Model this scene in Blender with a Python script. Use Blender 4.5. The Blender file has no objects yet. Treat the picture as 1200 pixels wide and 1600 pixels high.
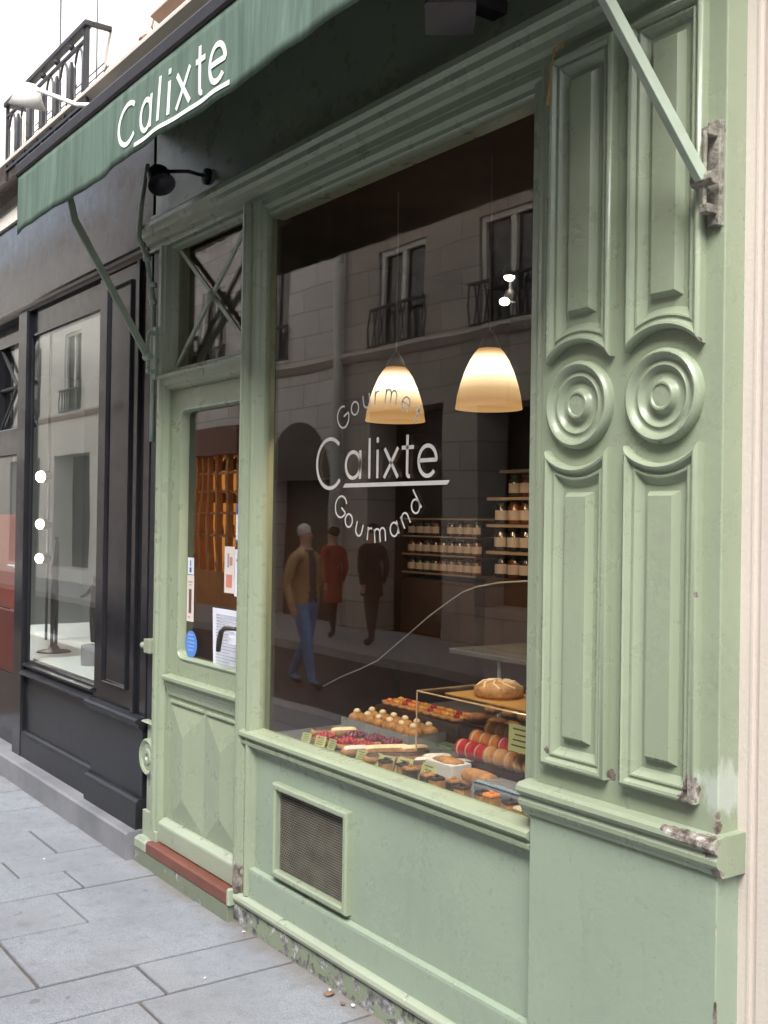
import bpy, math, random
from mathutils import Vector, Matrix
random.seed(7)
SC = bpy.context.scene
COL = SC.collection
PI = math.pi

# ------------------------------------------------------------------ camera, sky, sun, exposure
cam = bpy.data.cameras.new('camera')
cam.sensor_fit = 'VERTICAL'; cam.sensor_height = 24.0; cam.lens = 1710 / 1600 * 24.0
cam.clip_start = 0.05; cam.clip_end = 500
camo = bpy.data.objects.new('camera', cam); COL.objects.link(camo)
_r = Vector((0.5762, 0.8171, 0.0150)); _u = Vector((-0.0025, -0.0166, 0.9999)); _b = Vector((0.8173, -0.5762, -0.0076))
_r.normalize(); _b = _r.cross(_u).normalized(); _u = _b.cross(_r)
M3 = Matrix((_r, _u, _b)).transposed()
camo.matrix_world = Matrix.Translation((0, -2.043, 1.6)) @ M3.to_4x4()
SC.camera = camo

SUN = Vector((0.42, -0.50, 0.76)).normalized()
w = bpy.data.worlds.new('World'); SC.world = w; w.use_nodes = True
nt = w.node_tree; nt.nodes.clear()
sky = nt.nodes.new('ShaderNodeTexSky'); sky.sky_type = 'NISHITA'; sky.sun_disc = False
sky.sun_elevation = math.asin(SUN.z); sky.sun_rotation = math.atan2(SUN.x, SUN.y)
sky.air_density = 1.0; sky.dust_density = 4.0; sky.ozone_density = 1.0
hs = nt.nodes.new('ShaderNodeHueSaturation'); hs.inputs['Saturation'].default_value = 0.5
bg = nt.nodes.new('ShaderNodeBackground'); bg.inputs['Strength'].default_value = 0.11
wo = nt.nodes.new('ShaderNodeOutputWorld')
nt.links.new(sky.outputs[0], hs.inputs['Color']); nt.links.new(hs.outputs[0], bg.inputs['Color']); nt.links.new(bg.outputs[0], wo.inputs['Surface'])
sl = bpy.data.lights.new('sun', 'SUN'); sl.energy = 1.5; sl.angle = math.radians(35); sl.color = (1.0, 0.985, 0.96)
so = bpy.data.objects.new('sun', sl); COL.objects.link(so); so.location = (5, -5, 12)
so.rotation_euler = SUN.to_track_quat('Z', 'Y').to_euler()
SC.view_settings.view_transform = 'Standard'; SC.view_settings.look = 'None'
SC.view_settings.gamma = 1.0; SC.view_settings.exposure = 2.02
SC.view_settings.use_curve_mapping = False

# ------------------------------------------------------------------ materials
class N:
    def __init__(s, name):
        s.m = bpy.data.materials.new(name); s.m.use_nodes = True
        s.t = s.m.node_tree; s.t.nodes.clear()
        s.out = s.new('ShaderNodeOutputMaterial')
    def new(s, typ, **kw):
        n = s.t.nodes.new(typ)
        for k, v in kw.items():
            if hasattr(n, k): setattr(n, k, v)
        return n
    def link(s, a, b): s.t.links.new(a, b)
    def val(s, inp, v):
        if isinstance(v, bpy.types.NodeSocket): s.link(v, inp)
        elif v is not None: inp.default_value = v
    def pos(s, kind='world', scale=(1, 1, 1)):
        if kind == 'world': o = s.new('ShaderNodeNewGeometry').outputs['Position']
        else: o = s.new('ShaderNodeTexCoord').outputs['Object']
        if scale == (1, 1, 1): return o
        mp = s.new('ShaderNodeMapping'); s.link(o, mp.inputs['Vector']); mp.inputs['Scale'].default_value = scale
        return mp.outputs[0]
    def noise(s, vec, scale, detail=4, rough=0.55, dist=0.0):
        n = s.new('ShaderNodeTexNoise'); s.link(vec, n.inputs['Vector'])
        n.inputs['Scale'].default_value = scale; n.inputs['Detail'].default_value = detail
        n.inputs['Roughness'].default_value = rough; n.inputs['Distortion'].default_value = dist
        return n.outputs['Fac']
    def ramp(s, fac, stops, mode='LINEAR'):
        r = s.new('ShaderNodeValToRGB'); s.link(fac, r.inputs['Fac']); r.color_ramp.interpolation = mode
        el = r.color_ramp.elements
        while len(el) > 1: el.remove(el[-1])
        el[0].position = stops[0][0]; el[0].color = tuple(stops[0][1]) + (1,)
        for p, c in stops[1:]:
            e = el.new(p); e.color = tuple(c) + (1,)
        return r.outputs['Color']
    def rng(s, fac, a, b, c, d):
        r = s.new('ShaderNodeMapRange'); s.link(fac, r.inputs[0]); r.clamp = True
        for i, v in enumerate((a, b, c, d)): r.inputs[i + 1].default_value = v
        return r.outputs[0]
    def math(s, op, a, b=None, clamp=False):
        n = s.new('ShaderNodeMath'); n.operation = op; n.use_clamp = clamp
        s.val(n.inputs[0], a)
        if b is not None: s.val(n.inputs[1], b)
        return n.outputs[0]
    def mix(s, fac, a, b, mode='MIX'):
        n = s.new('ShaderNodeMix'); n.data_type = 'RGBA'; n.blend_type = mode
        s.val(n.inputs[0], fac)
        for i, v in ((6, a), (7, b)):
            if isinstance(v, (tuple, list)): n.inputs[i].default_value = tuple(v)[:3] + (1,)
            else: s.link(v, n.inputs[i])
        return n.outputs[2]
    def bump(s, h, strength=0.3, dist=0.01, prev=None):
        n = s.new('ShaderNodeBump'); s.link(h, n.inputs['Height'])
        n.inputs['Strength'].default_value = strength; n.inputs['Distance'].default_value = dist
        if prev is not None: s.link(prev, n.inputs['Normal'])
        return n.outputs[0]
    def bsdf(s, color, rough=0.5, normal=None, spec=0.5, metal=0.0, emit=None, estr=0.0, trans=0.0, coat=0.0):
        b = s.new('ShaderNodeBsdfPrincipled')
        if isinstance(color, (tuple, list)): b.inputs['Base Color'].default_value = tuple(color)[:3] + (1,)
        else: s.link(color, b.inputs['Base Color'])
        s.val(b.inputs['Roughness'], rough); b.inputs['Specular IOR Level'].default_value = spec
        b.inputs['Metallic'].default_value = metal; b.inputs['Transmission Weight'].default_value = trans
        b.inputs['Coat Weight'].default_value = coat
        if normal is not None: s.link(normal, b.inputs['Normal'])
        if emit is not None:
            b.inputs['Emission Color'].default_value = tuple(emit)[:3] + (1,); b.inputs['Emission Strength'].default_value = estr
        s.link(b.outputs[0], s.out.inputs['Surface'])
        return b

def simple(name, c, rough=0.6, var=0.15, scale=6.0, bump=0.15, bscale=60, kind='world', spec=0.4, metal=0.0, bdist=0.004):
    n = N(name); p = n.pos(kind)
    a = n.noise(p, scale, 5)
    lo = tuple(x * (1 - var) for x in c); hi = tuple(min(1, x * (1 + var)) for x in c)
    col = n.ramp(a, [(0.3, lo), (0.7, hi)])
    b = n.noise(p, bscale, 4)
    n.bsdf(col, n.rng(a, 0.2, 0.8, max(0.02, rough - 0.06), min(1, rough + 0.08)), n.bump(b, bump, bdist), spec, metal)
    return n.m

def emissive(name, c, strength):
    n = N(name); e = n.new('ShaderNodeEmission'); e.inputs['Color'].default_value = tuple(c) + (1,)
    e.inputs['Strength'].default_value = strength; n.link(e.outputs[0], n.out.inputs['Surface']); return n.m

def pane_mat(name, tint=(1, 1, 1), ior=1.85, wob=0.02):
    n = N(name)
    t = n.new('ShaderNodeBsdfTransparent'); t.inputs['Color'].default_value = tuple(tint) + (1,)
    g = n.new('ShaderNodeBsdfGlossy'); g.inputs['Roughness'].default_value = 0.0
    fr = n.new('ShaderNodeFresnel')           # thin sheet: both faces reflect alike, nothing is bent
    bf = n.new('ShaderNodeNewGeometry').outputs['Backfacing']
    n.link(n.rng(bf, 0, 1, ior, 1 / ior), fr.inputs['IOR'])
    if wob:
        nb = n.bump(n.noise(n.pos(), 2.2, 1), wob, 0.02); n.link(nb, g.inputs['Normal'])
    mx = n.new('ShaderNodeMixShader'); n.link(fr.outputs[0], mx.inputs[0])
    n.link(t.outputs[0], mx.inputs[1]); n.link(g.outputs[0], mx.inputs[2])
    n.link(mx.outputs[0], n.out.inputs['Surface']); return n.m

CHIPS = [((-1.70 + .011 * k, -0.036 + .002 * (k % 3), 0.899 - .0012 * k), 0.011 + .0011 * k) for k in range(12)] + [
         ((-1.648, -.02, 0.975), 0.018), ((-1.642, -.02, 0.992), 0.02), ((-1.640, -.02, 1.012), 0.016), ((-1.66, -.02, 0.965), 0.012), ((-1.577, 0.0, 0.945), 0.008), ((-1.577, 0.0, 0.92), 0.012),
         ((-1.895, -0.0, 0.975), 0.012), ((-2.128, -.01, 0.975), 0.012), ((-2.12, -.01, 1.0), 0.011), ((-1.562, -0.02, 0.822), 0.014),
         ((-3.885, -0.01, 0.17), 0.05), ((-3.88, -0.01, 0.21), 0.035), ((-3.88, -0.01, 0.14), 0.05), ((-1.60, -0.01, 2.50), 0.02), ((-1.74, -.02, 1.79), 0.006), ((-1.63, -.02, 1.44), .006),
         ((-1.635, -.02, 2.02), .008)]
def green_paint(name, c=(0.258, 0.302, 0.212), chips=True, peel=0.0, edge=False, rough=0.29):
    n = N(name); p = n.pos()
    big = n.noise(p, 1.7, 4); fine = n.noise(n.pos(scale=(1, 1, 0.12)), 55, 4)
    dirt = n.noise(p, 9, 6, 0.65)
    col = n.ramp(big, [(0.3, tuple(x * 0.93 for x in c)), (0.7, tuple(x * 1.06 for x in c))])
    col = n.mix(n.rng(dirt, 0.60, 0.82, 0, 0.28), col, tuple(x * 0.62 for x in (c[0], c[1] * .93, c[2])))
    run = n.noise(n.pos(scale=(1, 1, 0.07)), 19, 5, 0.6)       # rain runs
    col = n.mix(n.rng(run, 0.56, 0.78, 0, 0.26), col, tuple(x * 0.70 for x in (c[0] * 1.04, c[1] * .95, c[2] * .95)))
    fl = n.noise(p, 110, 2); col = n.mix(n.rng(fl, 0.735, 0.76, 0, 0.7), col, tuple(x * 0.35 for x in c))
    # scuffs : pale specks
    spk = n.noise(p, 75, 2)
    col = n.mix(n.rng(spk, 0.765, 0.80, 0, 0.6), col, (0.46, 0.48, 0.40))
    if chips and not edge:      # pale repair smear on the return of the pilaster
        v = n.new('ShaderNodeVectorMath'); v.operation = 'DISTANCE'; n.link(p, v.inputs[0]); v.inputs[1].default_value = (-1.577, .035, 1.0)
        sm = n.math('SUBTRACT', n.math('MULTIPLY', n.noise(n.pos(scale=(1, 1, .35)), 38, 5), 1.7), n.math('DIVIDE', v.outputs['Value'], .085))
        col = n.mix(n.rng(sm, 0, .35, 0, .55), col, (.50, .54, .50))
    old = n.rng(n.noise(p, 17, 5, 0.62, 0.3), 0.585, 0.60, 0, 1)      # edges of older flaked coats under the top coat
    mask = None
    if chips:
        d = None
        for q, r in CHIPS:
            v = n.new('ShaderNodeVectorMath'); v.operation = 'DISTANCE'; n.link(p, v.inputs[0]); v.inputs[1].default_value = q
            k = n.math('DIVIDE', v.outputs['Value'], r)
            d = k if d is None else n.math('MINIMUM', d, k)
        if edge:      # worn arris down the corner of the pilaster base
            mp = n.pos(scale=(1, 1, 0)); v = n.new('ShaderNodeVectorMath'); v.operation = 'DISTANCE'; n.link(mp, v.inputs[0]); v.inputs[1].default_value = (-1.573, -.006, 0)
            gate = n.rng(n.noise(n.pos(scale=(0, 0, 1)), 7, 3), 0.42, 0.60, 3.0, 0.0)
            d = n.math('MINIMUM', d, n.math('ADD', n.math('DIVIDE', v.outputs['Value'], 0.006), gate))
        nz = n.noise(p, 45, 6, 0.68)
        mask = n.math('SUBTRACT', n.math('MULTIPLY', nz, 2.4), d)
        wear = n.ramp(mask, [(0.0, (0, 0, 0)), (0.02, (1, 1, 1))])
        under = n.ramp(n.noise(n.pos(scale=(1, 1, 0.6)), 42, 6, 0.7), [(0.36, (0.035, 0.028, 0.024)), (0.50, (0.15, 0.125, 0.105)), (0.60, (0.30, 0.27, 0.245)), (0.68, (0.50, 0.49, 0.45))])
        under = n.mix(n.rng(mask, 0.0, 0.07, 1, 0), under, (0.56, 0.55, 0.50))
        col = n.mix(wear, col, under)
    if peel:
        a = n.noise(p, 13, 6, 0.62, 0.4)
        k = n.ramp(a, [(peel - 0.015, (0, 0, 0)), (peel + 0.01, (1, 1, 1))])
        b = n.noise(p, 21, 6, 0.7)
        under = n.ramp(b, [(0.36, (0.035, 0.04, 0.035)), (0.46, (0.14, 0.14, 0.13)), (0.55, (0.24, 0.235, 0.25)), (0.62, (0.52, 0.53, 0.50))], 'LINEAR')
        col = n.mix(k, col, under)
        mask = a
    nb = n.bump(fine, 0.22, 0.003); nb = n.bump(old, 0.10, 0.0015, nb)
    if mask is not None:
        nb = n.bump(n.rng(mask, 0.0 if chips else peel - .02, 0.03 if chips else peel + .02, 1, 0), 0.55, 0.003, nb)
    nb = n.bump(dirt, 0.14, 0.006, nb); nb = n.bump(n.noise(p, 30, 3), 0.24, 0.004, nb)
    n.bsdf(col, n.rng(dirt, 0.3, 0.7, rough - .08, rough + .14), nb, 0.5)
    return n.m

M = {}
M['green'] = green_paint('green_paint')
M['green_plain'] = green_paint('green_paint_door', c=(0.265, 0.312, 0.216), chips=False)
M['green_board'] = green_paint('green_paint_board', c=(0.255, 0.318, 0.240), chips=True, edge=True)
M['green_peel'] = green_paint('green_paint_peeling', c=(0.22, 0.26, 0.18), chips=False, peel=0.50, rough=0.6)
M['green_worn'] = green_paint('green_paint_worn', c=(0.31, 0.35, 0.265), chips=False, peel=0.66, rough=0.5)
M['green_dirty'] = green_paint('green_paint_dirty', c=(0.17, 0.195, 0.14), chips=False, peel=0.60, rough=0.6)
M['arm'] = simple('painted_steel_arm', (0.30, 0.36, 0.29), 0.4, 0.12, 12, 0.1, 90)
M['old_iron'] = simple('flaking_iron', (0.20, 0.19, 0.16), 0.75, 0.5, 45, 0.6, 120, bdist=0.006)
M['glass'] = pane_mat('shop_window_glass', (0.97, 0.98, 0.97), 1.68, 0.035)
M['glass_b'] = pane_mat('neighbour_window_glass', (0.96, 0.98, 0.975), 1.8)
M['acrylic'] = pane_mat('acrylic', (0.98, 0.98, 0.975), 1.3, 0)
M['letter'] = simple('white_vinyl', (0.48, 0.465, 0.45), 0.5, 0.06, 40, 0.02)
M['letter_aw'] = simple('white_print', (0.72, 0.78, 0.76), 0.7, 0.10, 30, 0.05)
M['black'] = N('black_gloss_paint')
_n = M['black']; _p = _n.pos(); _a = _n.noise(_p, 3, 5)
_n.bsdf(_n.ramp(_a, [(0.3, (0.011, 0.011, 0.013)), (0.7, (0.018, 0.018, 0.022))]), _n.rng(_n.noise(_p, 14, 5), 0.3, 0.75, 0.06, 0.20),
        _n.bump(_n.noise(_p, 3.5, 3), 0.035, 0.02), 0.32); M['black'] = _n.m
M['black_matt'] = simple('black_worn_paint', (0.020, 0.021, 0.025), 0.38, 0.4, 8, 0.2, 60, spec=0.3)
M['dark_metal'] = simple('dark_bar', (0.022, 0.020, 0.024), 0.5, 0.2, 10, 0.1)
M['iron'] = simple('black_wrought_iron', (0.025, 0.025, 0.03), 0.5, 0.3, 30, 0.4, 110)
M['red_tile'] = simple('red_brown_sill_tile', (0.15, 0.052, 0.036), 0.38, 0.18, 14, 0.1, 80)
M['tan'] = simple('dry_leaf_brown', (0.20, 0.13, 0.08))
M['white'] = simple('white_paint', (0.75, 0.74, 0.70), 0.5, 0.06)
M['joint'] = simple('joint_dirt', (0.12, 0.095, 0.078), 0.95, 0.35, 9, 0.5, 120)
M['asphalt'] = simple('asphalt', (0.055, 0.055, 0.058), 0.9, 0.3, 7, 0.5, 160)
M['kerb'] = simple('granite_kerb', (0.30, 0.30, 0.31), 0.75, 0.2, 40, 0.3, 200)
M['dark_wood'] = simple('dark_brown_wall', (0.060, 0.034, 0.025), 0.9, 0.25, 4, 0.1, spec=0.1)
M['wood_shelf'] = simple('shelf_wood', (0.26, 0.19, 0.14), 0.5, 0.2, 12, 0.1)
M['slate'] = simple('grey_slate_board', (0.12, 0.125, 0.13), 0.5, 0.2, 10, 0.1)
M['pale_wall'] = simple('pale_interior_wall', (0.40, 0.42, 0.41), 0.8, 0.06, 2)
M['display_white'] = simple('white_display_board', (0.72, 0.76, 0.74), 0.4, 0.05, 3)
M['bronze'] = simple('dark_bronze', (0.040, 0.033, 0.024), 0.42, 0.4, 25, 0.4, 60, metal=0.5, kind='object')
M['floor_tile'] = simple('dark_floor', (0.06, 0.05, 0.045), 0.5, 0.2)

# granite slab
_n = N('granite_slab'); _p = _n.pos(); _oi = _n.new('ShaderNodeObjectInfo')
_g = _n.noise(_p, 230, 3, 0.7); _b1 = _n.noise(_p, 2.6, 6, 0.6); _b2 = _n.noise(_p, 15, 5)
_c = _n.ramp(_g, [(0.34, (0.150, 0.163, 0.188)), (0.5, (0.235, 0.252, 0.282)), (0.66, (0.345, 0.362, 0.392))])
_c = _n.mix(_n.rng(_b1, 0.40, 0.66, 0, 0.6), _c, (0.165, 0.176, 0.198))
_c = _n.mix(_n.rng(_b2, 0.55, 0.74, 0, 0.38), _c, (0.115, 0.115, 0.118))
_sp = _n.noise(_p, 11, 2); _c = _n.mix(_n.rng(_sp, 0.71, 0.735, 0, 0.5), _c, (0.085, 0.085, 0.09))
_gr = _n.new('ShaderNodeSeparateXYZ'); _n.link(_p, _gr.inputs[0]); _gy = _n.math('ADD', _gr.outputs['Y'], _n.math('MULTIPLY', _n.noise(_p, 9, 5), 0.16))
_c = _n.mix(_n.rng(_gy, -0.02, 0.07, 0, 0.75), _c, (0.15, 0.125, 0.10))
_c = _n.mix(_n.rng(_oi.outputs['Random'], 0, 1, 0, 0.22), _c, (0.22, 0.215, 0.21), 'MIX')
_n.bsdf(_c, _n.rng(_b2, 0.3, 0.7, 0.62, 0.85), _n.bump(_g, 0.28, 0.003), 0.35); M['slab'] = _n.m

# grey painted stone step of the neighbour
_n = N('grey_stone_step'); _p = _n.pos(); _g = _n.noise(_p, 120, 4, 0.7); _b = _n.noise(_p, 4, 6)
_c = _n.ramp(_b, [(0.3, (0.145, 0.15, 0.165)), (0.7, (0.24, 0.245, 0.26))])
_c = _n.mix(_n.rng(_g, 0.5, 0.75, 0, 0.3), _c, (0.10, 0.10, 0.105))
_n.bsdf(_c, 0.55, _n.bump(_g, 0.2, 0.004), 0.4); M['step'] = _n.m

# plaster, limestone
def plaster(name, c, streak=0.35, courses_=False):
    n = N(name); p = n.pos(); a = n.noise(p, 1.1, 6); s = n.noise(n.pos(scale=(1, 1, 0.08)), 5, 5); g = n.noise(p, 70, 4)
    col = n.ramp(a, [(0.3, tuple(x * .92 for x in c)), (0.7, tuple(min(1, x * 1.04) for x in c))])
    col = n.mix(n.rng(s, 0.55, 0.8, 0, streak), col, tuple(x * .72 for x in c))
    nb = n.bump(g, 0.2, 0.006)
    if courses_:
        sp = n.new('ShaderNodeSeparateXYZ'); n.link(p, sp.inputs[0]); cb = n.new('ShaderNodeCombineXYZ'); n.link(sp.outputs['X'], cb.inputs['X']); n.link(sp.outputs['Z'], cb.inputs['Y'])
        br = n.new('ShaderNodeTexBrick'); n.link(cb.outputs[0], br.inputs['Vector'])
        for k_, v_ in (('Scale', 1.0), ('Mortar Size', 0.012), ('Brick Width', 0.9), ('Row Height', 0.38), ('Mortar Smooth', 0.3)): br.inputs[k_].default_value = v_
        br.inputs['Color1'].default_value = (1, 1, 1, 1); br.inputs['Color2'].default_value = (.82, .82, .82, 1); br.inputs['Mortar'].default_value = (.55, .55, .55, 1)
        col = n.mix(1.0, col, br.outputs['Color'], 'MULTIPLY'); nb = n.bump(br.outputs['Fac'], -0.5, 0.02, nb)
    n.bsdf(col, 0.85, nb, 0.25); return n.m
M['cream'] = plaster('cream_plaster', (0.74, 0.70, 0.64), 0.12)
M['stone_wall'] = plaster('pinkish_stone', (0.56, 0.50, 0.45), 0.3)
M['ledge'] = plaster('ledge_stone', (0.50, 0.45, 0.40), 0.4)
M['opp_pale'] = plaster('pale_opposite_plaster', (0.60, 0.58, 0.57), 0.45, True)
M['opp_beige'] = plaster('beige_opposite_plaster', (0.42, 0.385, 0.35), 0.5, True)
M['opp_grey'] = plaster('white_opposite_plaster', (0.72, 0.72, 0.70), 0.2)
M['opp_dark'] = simple('dark_opening', (0.020, 0.018, 0.018), 0.4, 0.3)
M['opp_glass'] = simple('dark_window_pane', (0.03, 0.034, 0.038), 0.05, 0.2, spec=0.8, bump=0.02, bscale=2)
M['casement'] = simple('white_casement_paint', (0.66, 0.65, 0.62), 0.5, 0.08)
M['amber'] = simple('amber_shop_wood', (0.42, 0.17, 0.045), 0.4, 0.25, 5)
M['amber_lit'] = emissive('lit_amber_shop_interior', (1.0, 0.40, 0.09), .55)
M['red_door'] = simple('red_painted_door', (0.34, 0.05, 0.02), 0.35, 0.1, 5); M['dark_red'] = simple('dark_red_door_panel', (0.075, 0.014, 0.010), 0.4, 0.2, 5)

# awning canvas: streaked weathered green cloth
def canvas(name, c):
    n = N(name); p = n.pos()
    st = n.noise(n.pos(scale=(1, 1, 0.06)), 17, 6, 0.65); st2 = n.noise(n.pos(scale=(1, 1, 0.10)), 60, 4); bl = n.noise(p, 3, 5)
    col = n.ramp(st, [(0.28, tuple(x * .66 for x in c)), (0.52, c), (0.74, tuple(x * 1.3 for x in c))])
    col = n.mix(n.rng(st2, 0.56, 0.76, 0, 0.28), col, (0.22, 0.29, 0.26))
    col = n.mix(n.rng(bl, 0.55, 0.75, 0, 0.4), col, tuple(x * .62 for x in c))
    wv = n.noise(p, 480, 2)
    nb = n.bump(wv, 0.2, 0.001); nb = n.bump(st, 0.25, 0.006, nb)
    d = n.bsdf(col, 0.85, nb, 0.2)
    return n.m
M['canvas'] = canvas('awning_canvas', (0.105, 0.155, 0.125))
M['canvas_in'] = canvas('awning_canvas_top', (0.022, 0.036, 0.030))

# ------------------------------------------------------------------ mesh helpers
class MB:
    def __init__(s): s.v = []; s.f = []
    def add(s, vs, fs):
        o = len(s.v); s.v += [tuple(v) for v in vs]; s.f += [tuple(i + o for i in f) for f in fs]; return s
    def box(s, x0, x1, y0, y1, z0, z1):
        return s.add([(x0, y0, z0), (x1, y0, z0), (x1, y1, z0), (x0, y1, z0), (x0, y0, z1), (x1, y0, z1), (x1, y1, z1), (x0, y1, z1)],
                     [(0, 3, 2, 1), (4, 5, 6, 7), (0, 1, 5, 4), (1, 2, 6, 5), (2, 3, 7, 6), (3, 0, 4, 7)])
    def rbox(s, x0, x1, y0, y1, z0, z1, b=0.004):           # box with chamfered vertical edges and top edge
        ring = lambda d: [(x0 + b, y0 + d), (x1 - b, y0 + d), (x1 - d, y0 + b), (x1 - d, y1 - b), (x1 - b, y1 - d), (x0 + b, y1 - d), (x0 + d, y1 - b), (x0 + d, y0 + b)]
        r0 = ring(0); vs = [(x, y, z0) for x, y in r0] + [(x, y, z1 - b) for x, y in r0]
        cx, cy = (x0 + x1) / 2, (y0 + y1) / 2
        vs += [(x - b * (1 if x > cx else -1) * .8, y - b * (1 if y > cy else -1) * .8, z1) for x, y in r0]
        fs = [tuple(range(7, -1, -1)), tuple(range(16, 24))]
        for k in (0, 8):
            for i in range(8): fs.append((k + i, k + (i + 1) % 8, k + 8 + (i + 1) % 8, k + 8 + i))
        return s.add(vs, fs)
    def profx(s, prof, x0, x1):                             # profile [(y,z)...] swept along x, closed section
        n = len(prof); vs = [(x0, y, z) for y, z in prof] + [(x1, y, z) for y, z in prof]
        fs = [(i, (i + 1) % n, n + (i + 1) % n, n + i) for i in range(n)] + [tuple(range(n - 1, -1, -1)), tuple(range(n, 2 * n))]
        return s.add(vs, fs)
    def profz(s, prof, z0, z1):                             # profile [(x,y)...] swept along z
        n = len(prof); vs = [(x, y, z0) for x, y in prof] + [(x, y, z1) for x, y in prof]
        fs = [(i, (i + 1) % n, n + (i + 1) % n, n + i) for i in range(n)] + [tuple(range(n - 1, -1, -1)), tuple(range(n, 2 * n))]
        return s.add(vs, fs)
    def frame(s, pts, prof, y, closed=True):                # moulding round a path in the xz plane; prof = [(inward, out)]
        n = len(pts); nor = []
        for i in range(n):
            p = Vector(pts[i]); a = Vector(pts[i - 1]) if (closed or i) else None; b = Vector(pts[(i + 1) % n]) if (closed or i < n - 1) else None
            ds = [d.normalized() for d in ((p - a) if a is not None else None, (b - p) if b is not None else None) if d is not None]
            ns = [Vector((-d.y, d.x)) for d in ds]
            m = sum(ns, Vector((0, 0))).normalized(); nor.append(m / max(0.35, m.dot(ns[0])))
        k = len(prof); vs = []
        for off, out in prof:
            for p, m in zip(pts, nor): q = Vector(p) + m * off; vs.append((q.x, y - out, q.y))
        fs = []
        for j in range(k - 1):
            for i in range(n if closed else n - 1): fs.append((j * n + i, j * n + (i + 1) % n, (j + 1) * n + (i + 1) % n, (j + 1) * n + i))
        return s.add(vs, fs)
    def lathe(s, prof, c=(0, 0, 0), n=24, axis='z', cap=False):   # prof [(r,h)]
        vs = []
        for r, h in prof:
            for i in range(n):
                a = 2 * PI * i / n; u, v = r * math.cos(a), r * math.sin(a)
                p = {'z': (u, v, h), 'y': (u, h, v), 'x': (h, u, v)}[axis]
                vs.append((p[0] + c[0], p[1] + c[1], p[2] + c[2]))
        fs = [(j * n + i, j * n + (i + 1) % n, (j + 1) * n + (i + 1) % n, (j + 1) * n + i) for j in range(len(prof) - 1) for i in range(n)]
        if cap: fs += [tuple(range(n - 1, -1, -1)), tuple(range((len(prof) - 1) * n, len(prof) * n))]
        return s.add(vs, fs)
    def tube(s, pts, r, n=8, flat=1.0):
        pts = [Vector(p) for p in pts]; rs = r if isinstance(r, (list, tuple)) else [r] * len(pts); vs = []
        ref = Vector((0, 0, 1))
        for i, p in enumerate(pts):
            t = (pts[min(i + 1, len(pts) - 1)] - pts[max(i - 1, 0)]).normalized()
            if abs(t.dot(ref)) > 0.98: a = t.cross(Vector((1, 0, 0))).normalized()
            else: a = t.cross(ref).normalized()
            b = t.cross(a)
            for j in range(n):
                q = 2 * PI * j / n + PI / n; vs.append(p + a * rs[i] * math.cos(q) + b * rs[i] * math.sin(q) * flat)
        fs = [(i * n + j, i * n + (j + 1) % n, (i + 1) * n + (j + 1) % n, (i + 1) * n + j) for i in range(len(pts) - 1) for j in range(n)]
        fs += [tuple(range(n - 1, -1, -1)), tuple(range((len(pts) - 1) * n, len(pts) * n))]
        return s.add(vs, fs)
    def ball(s, c, r, n=10, m=6, sq=(1, 1, 1), jit=0.0):
        vs = []; fs = []
        for i in range(m + 1):
            th = PI * i / m
            for j in range(n):
                a = 2 * PI * j / n; k = 1 + random.uniform(-jit, jit)
                vs.append((c[0] + r * k * sq[0] * math.sin(th) * math.cos(a), c[1] + r * k * sq[1] * math.sin(th) * math.sin(a), c[2] + r * k * sq[2] * math.cos(th)))
        for i in range(m):
            for j in range(n): fs.append((i * n + j, (i + 1) * n + j, (i + 1) * n + (j + 1) % n, i * n + (j + 1) % n))
        return s.add(vs, fs)
    def ribbon(s, pts, wd, fn):                             # flat stroke in (u,v) mapped to 3D by fn
        n = len(pts); L = []; R = []
        for i in range(n):
            a = Vector(pts[max(i - 1, 0)]); b = Vector(pts[min(i + 1, n - 1)]); d = (b - a)
            if d.length < 1e-9: d = Vector((1, 0))
            d.normalize(); nn = Vector((-d.y, d.x)) * wd / 2; p = Vector(pts[i]); L.append(p + nn); R.append(p - nn)
        return s.add([fn(p.x, p.y) for p in L] + [fn(p.x, p.y) for p in R], [(i, n + i, n + i + 1, i + 1) for i in range(n - 1)])
    def mesh(s, name, smooth=False):
        me = bpy.data.meshes.new(name); me.from_pydata(s.v, [], s.f); me.update()
        if smooth:
            for p in me.polygons: p.use_smooth = True
        return me

def fixn(me):
    import bmesh
    bm = bmesh.new(); bm.from_mesh(me); bmesh.ops.remove_doubles(bm, verts=bm.verts, dist=1e-6)
    bmesh.ops.recalc_face_normals(bm, faces=bm.faces); bm.to_mesh(me); bm.free()

def parent_to(o, parent):
    o.parent = parent
    o.matrix_parent_inverse = Matrix.Translation(-Vector(parent.location))   # parts are modelled in world coordinates

def obj(name, mb, mat, parent=None, label=None, cat=None, group=None, kind=None, smooth=False, bevel=0.0, auto=None, solid=0.0, recalc=True):
    me = mb.mesh(name, smooth) if isinstance(mb, MB) else mb
    if isinstance(mb, MB) and recalc: fixn(me)
    if mat is not None and not me.materials: me.materials.append(M[mat] if isinstance(mat, str) else mat)
    o = bpy.data.objects.new(name, me); COL.objects.link(o)
    if parent is not None: parent_to(o, parent)
    if label: o['label'] = label
    if cat: o['category'] = cat
    if group: o['group'] = group
    if kind: o['kind'] = kind
    if solid: md = o.modifiers.new('solid', 'SOLIDIFY'); md.thickness = solid; md.offset = 0
    if bevel:
        md = o.modifiers.new('bevel', 'BEVEL'); md.width = bevel; md.segments = 2; md.limit_method = 'ANGLE'; md.angle_limit = math.radians(40)
        md.harden_normals = False
    if smooth and auto is not None:
        for p in me.polygons: p.use_smooth = True
        try: me.set_sharp_from_angle(angle=math.radians(auto))
        except Exception: pass
    return o

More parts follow.
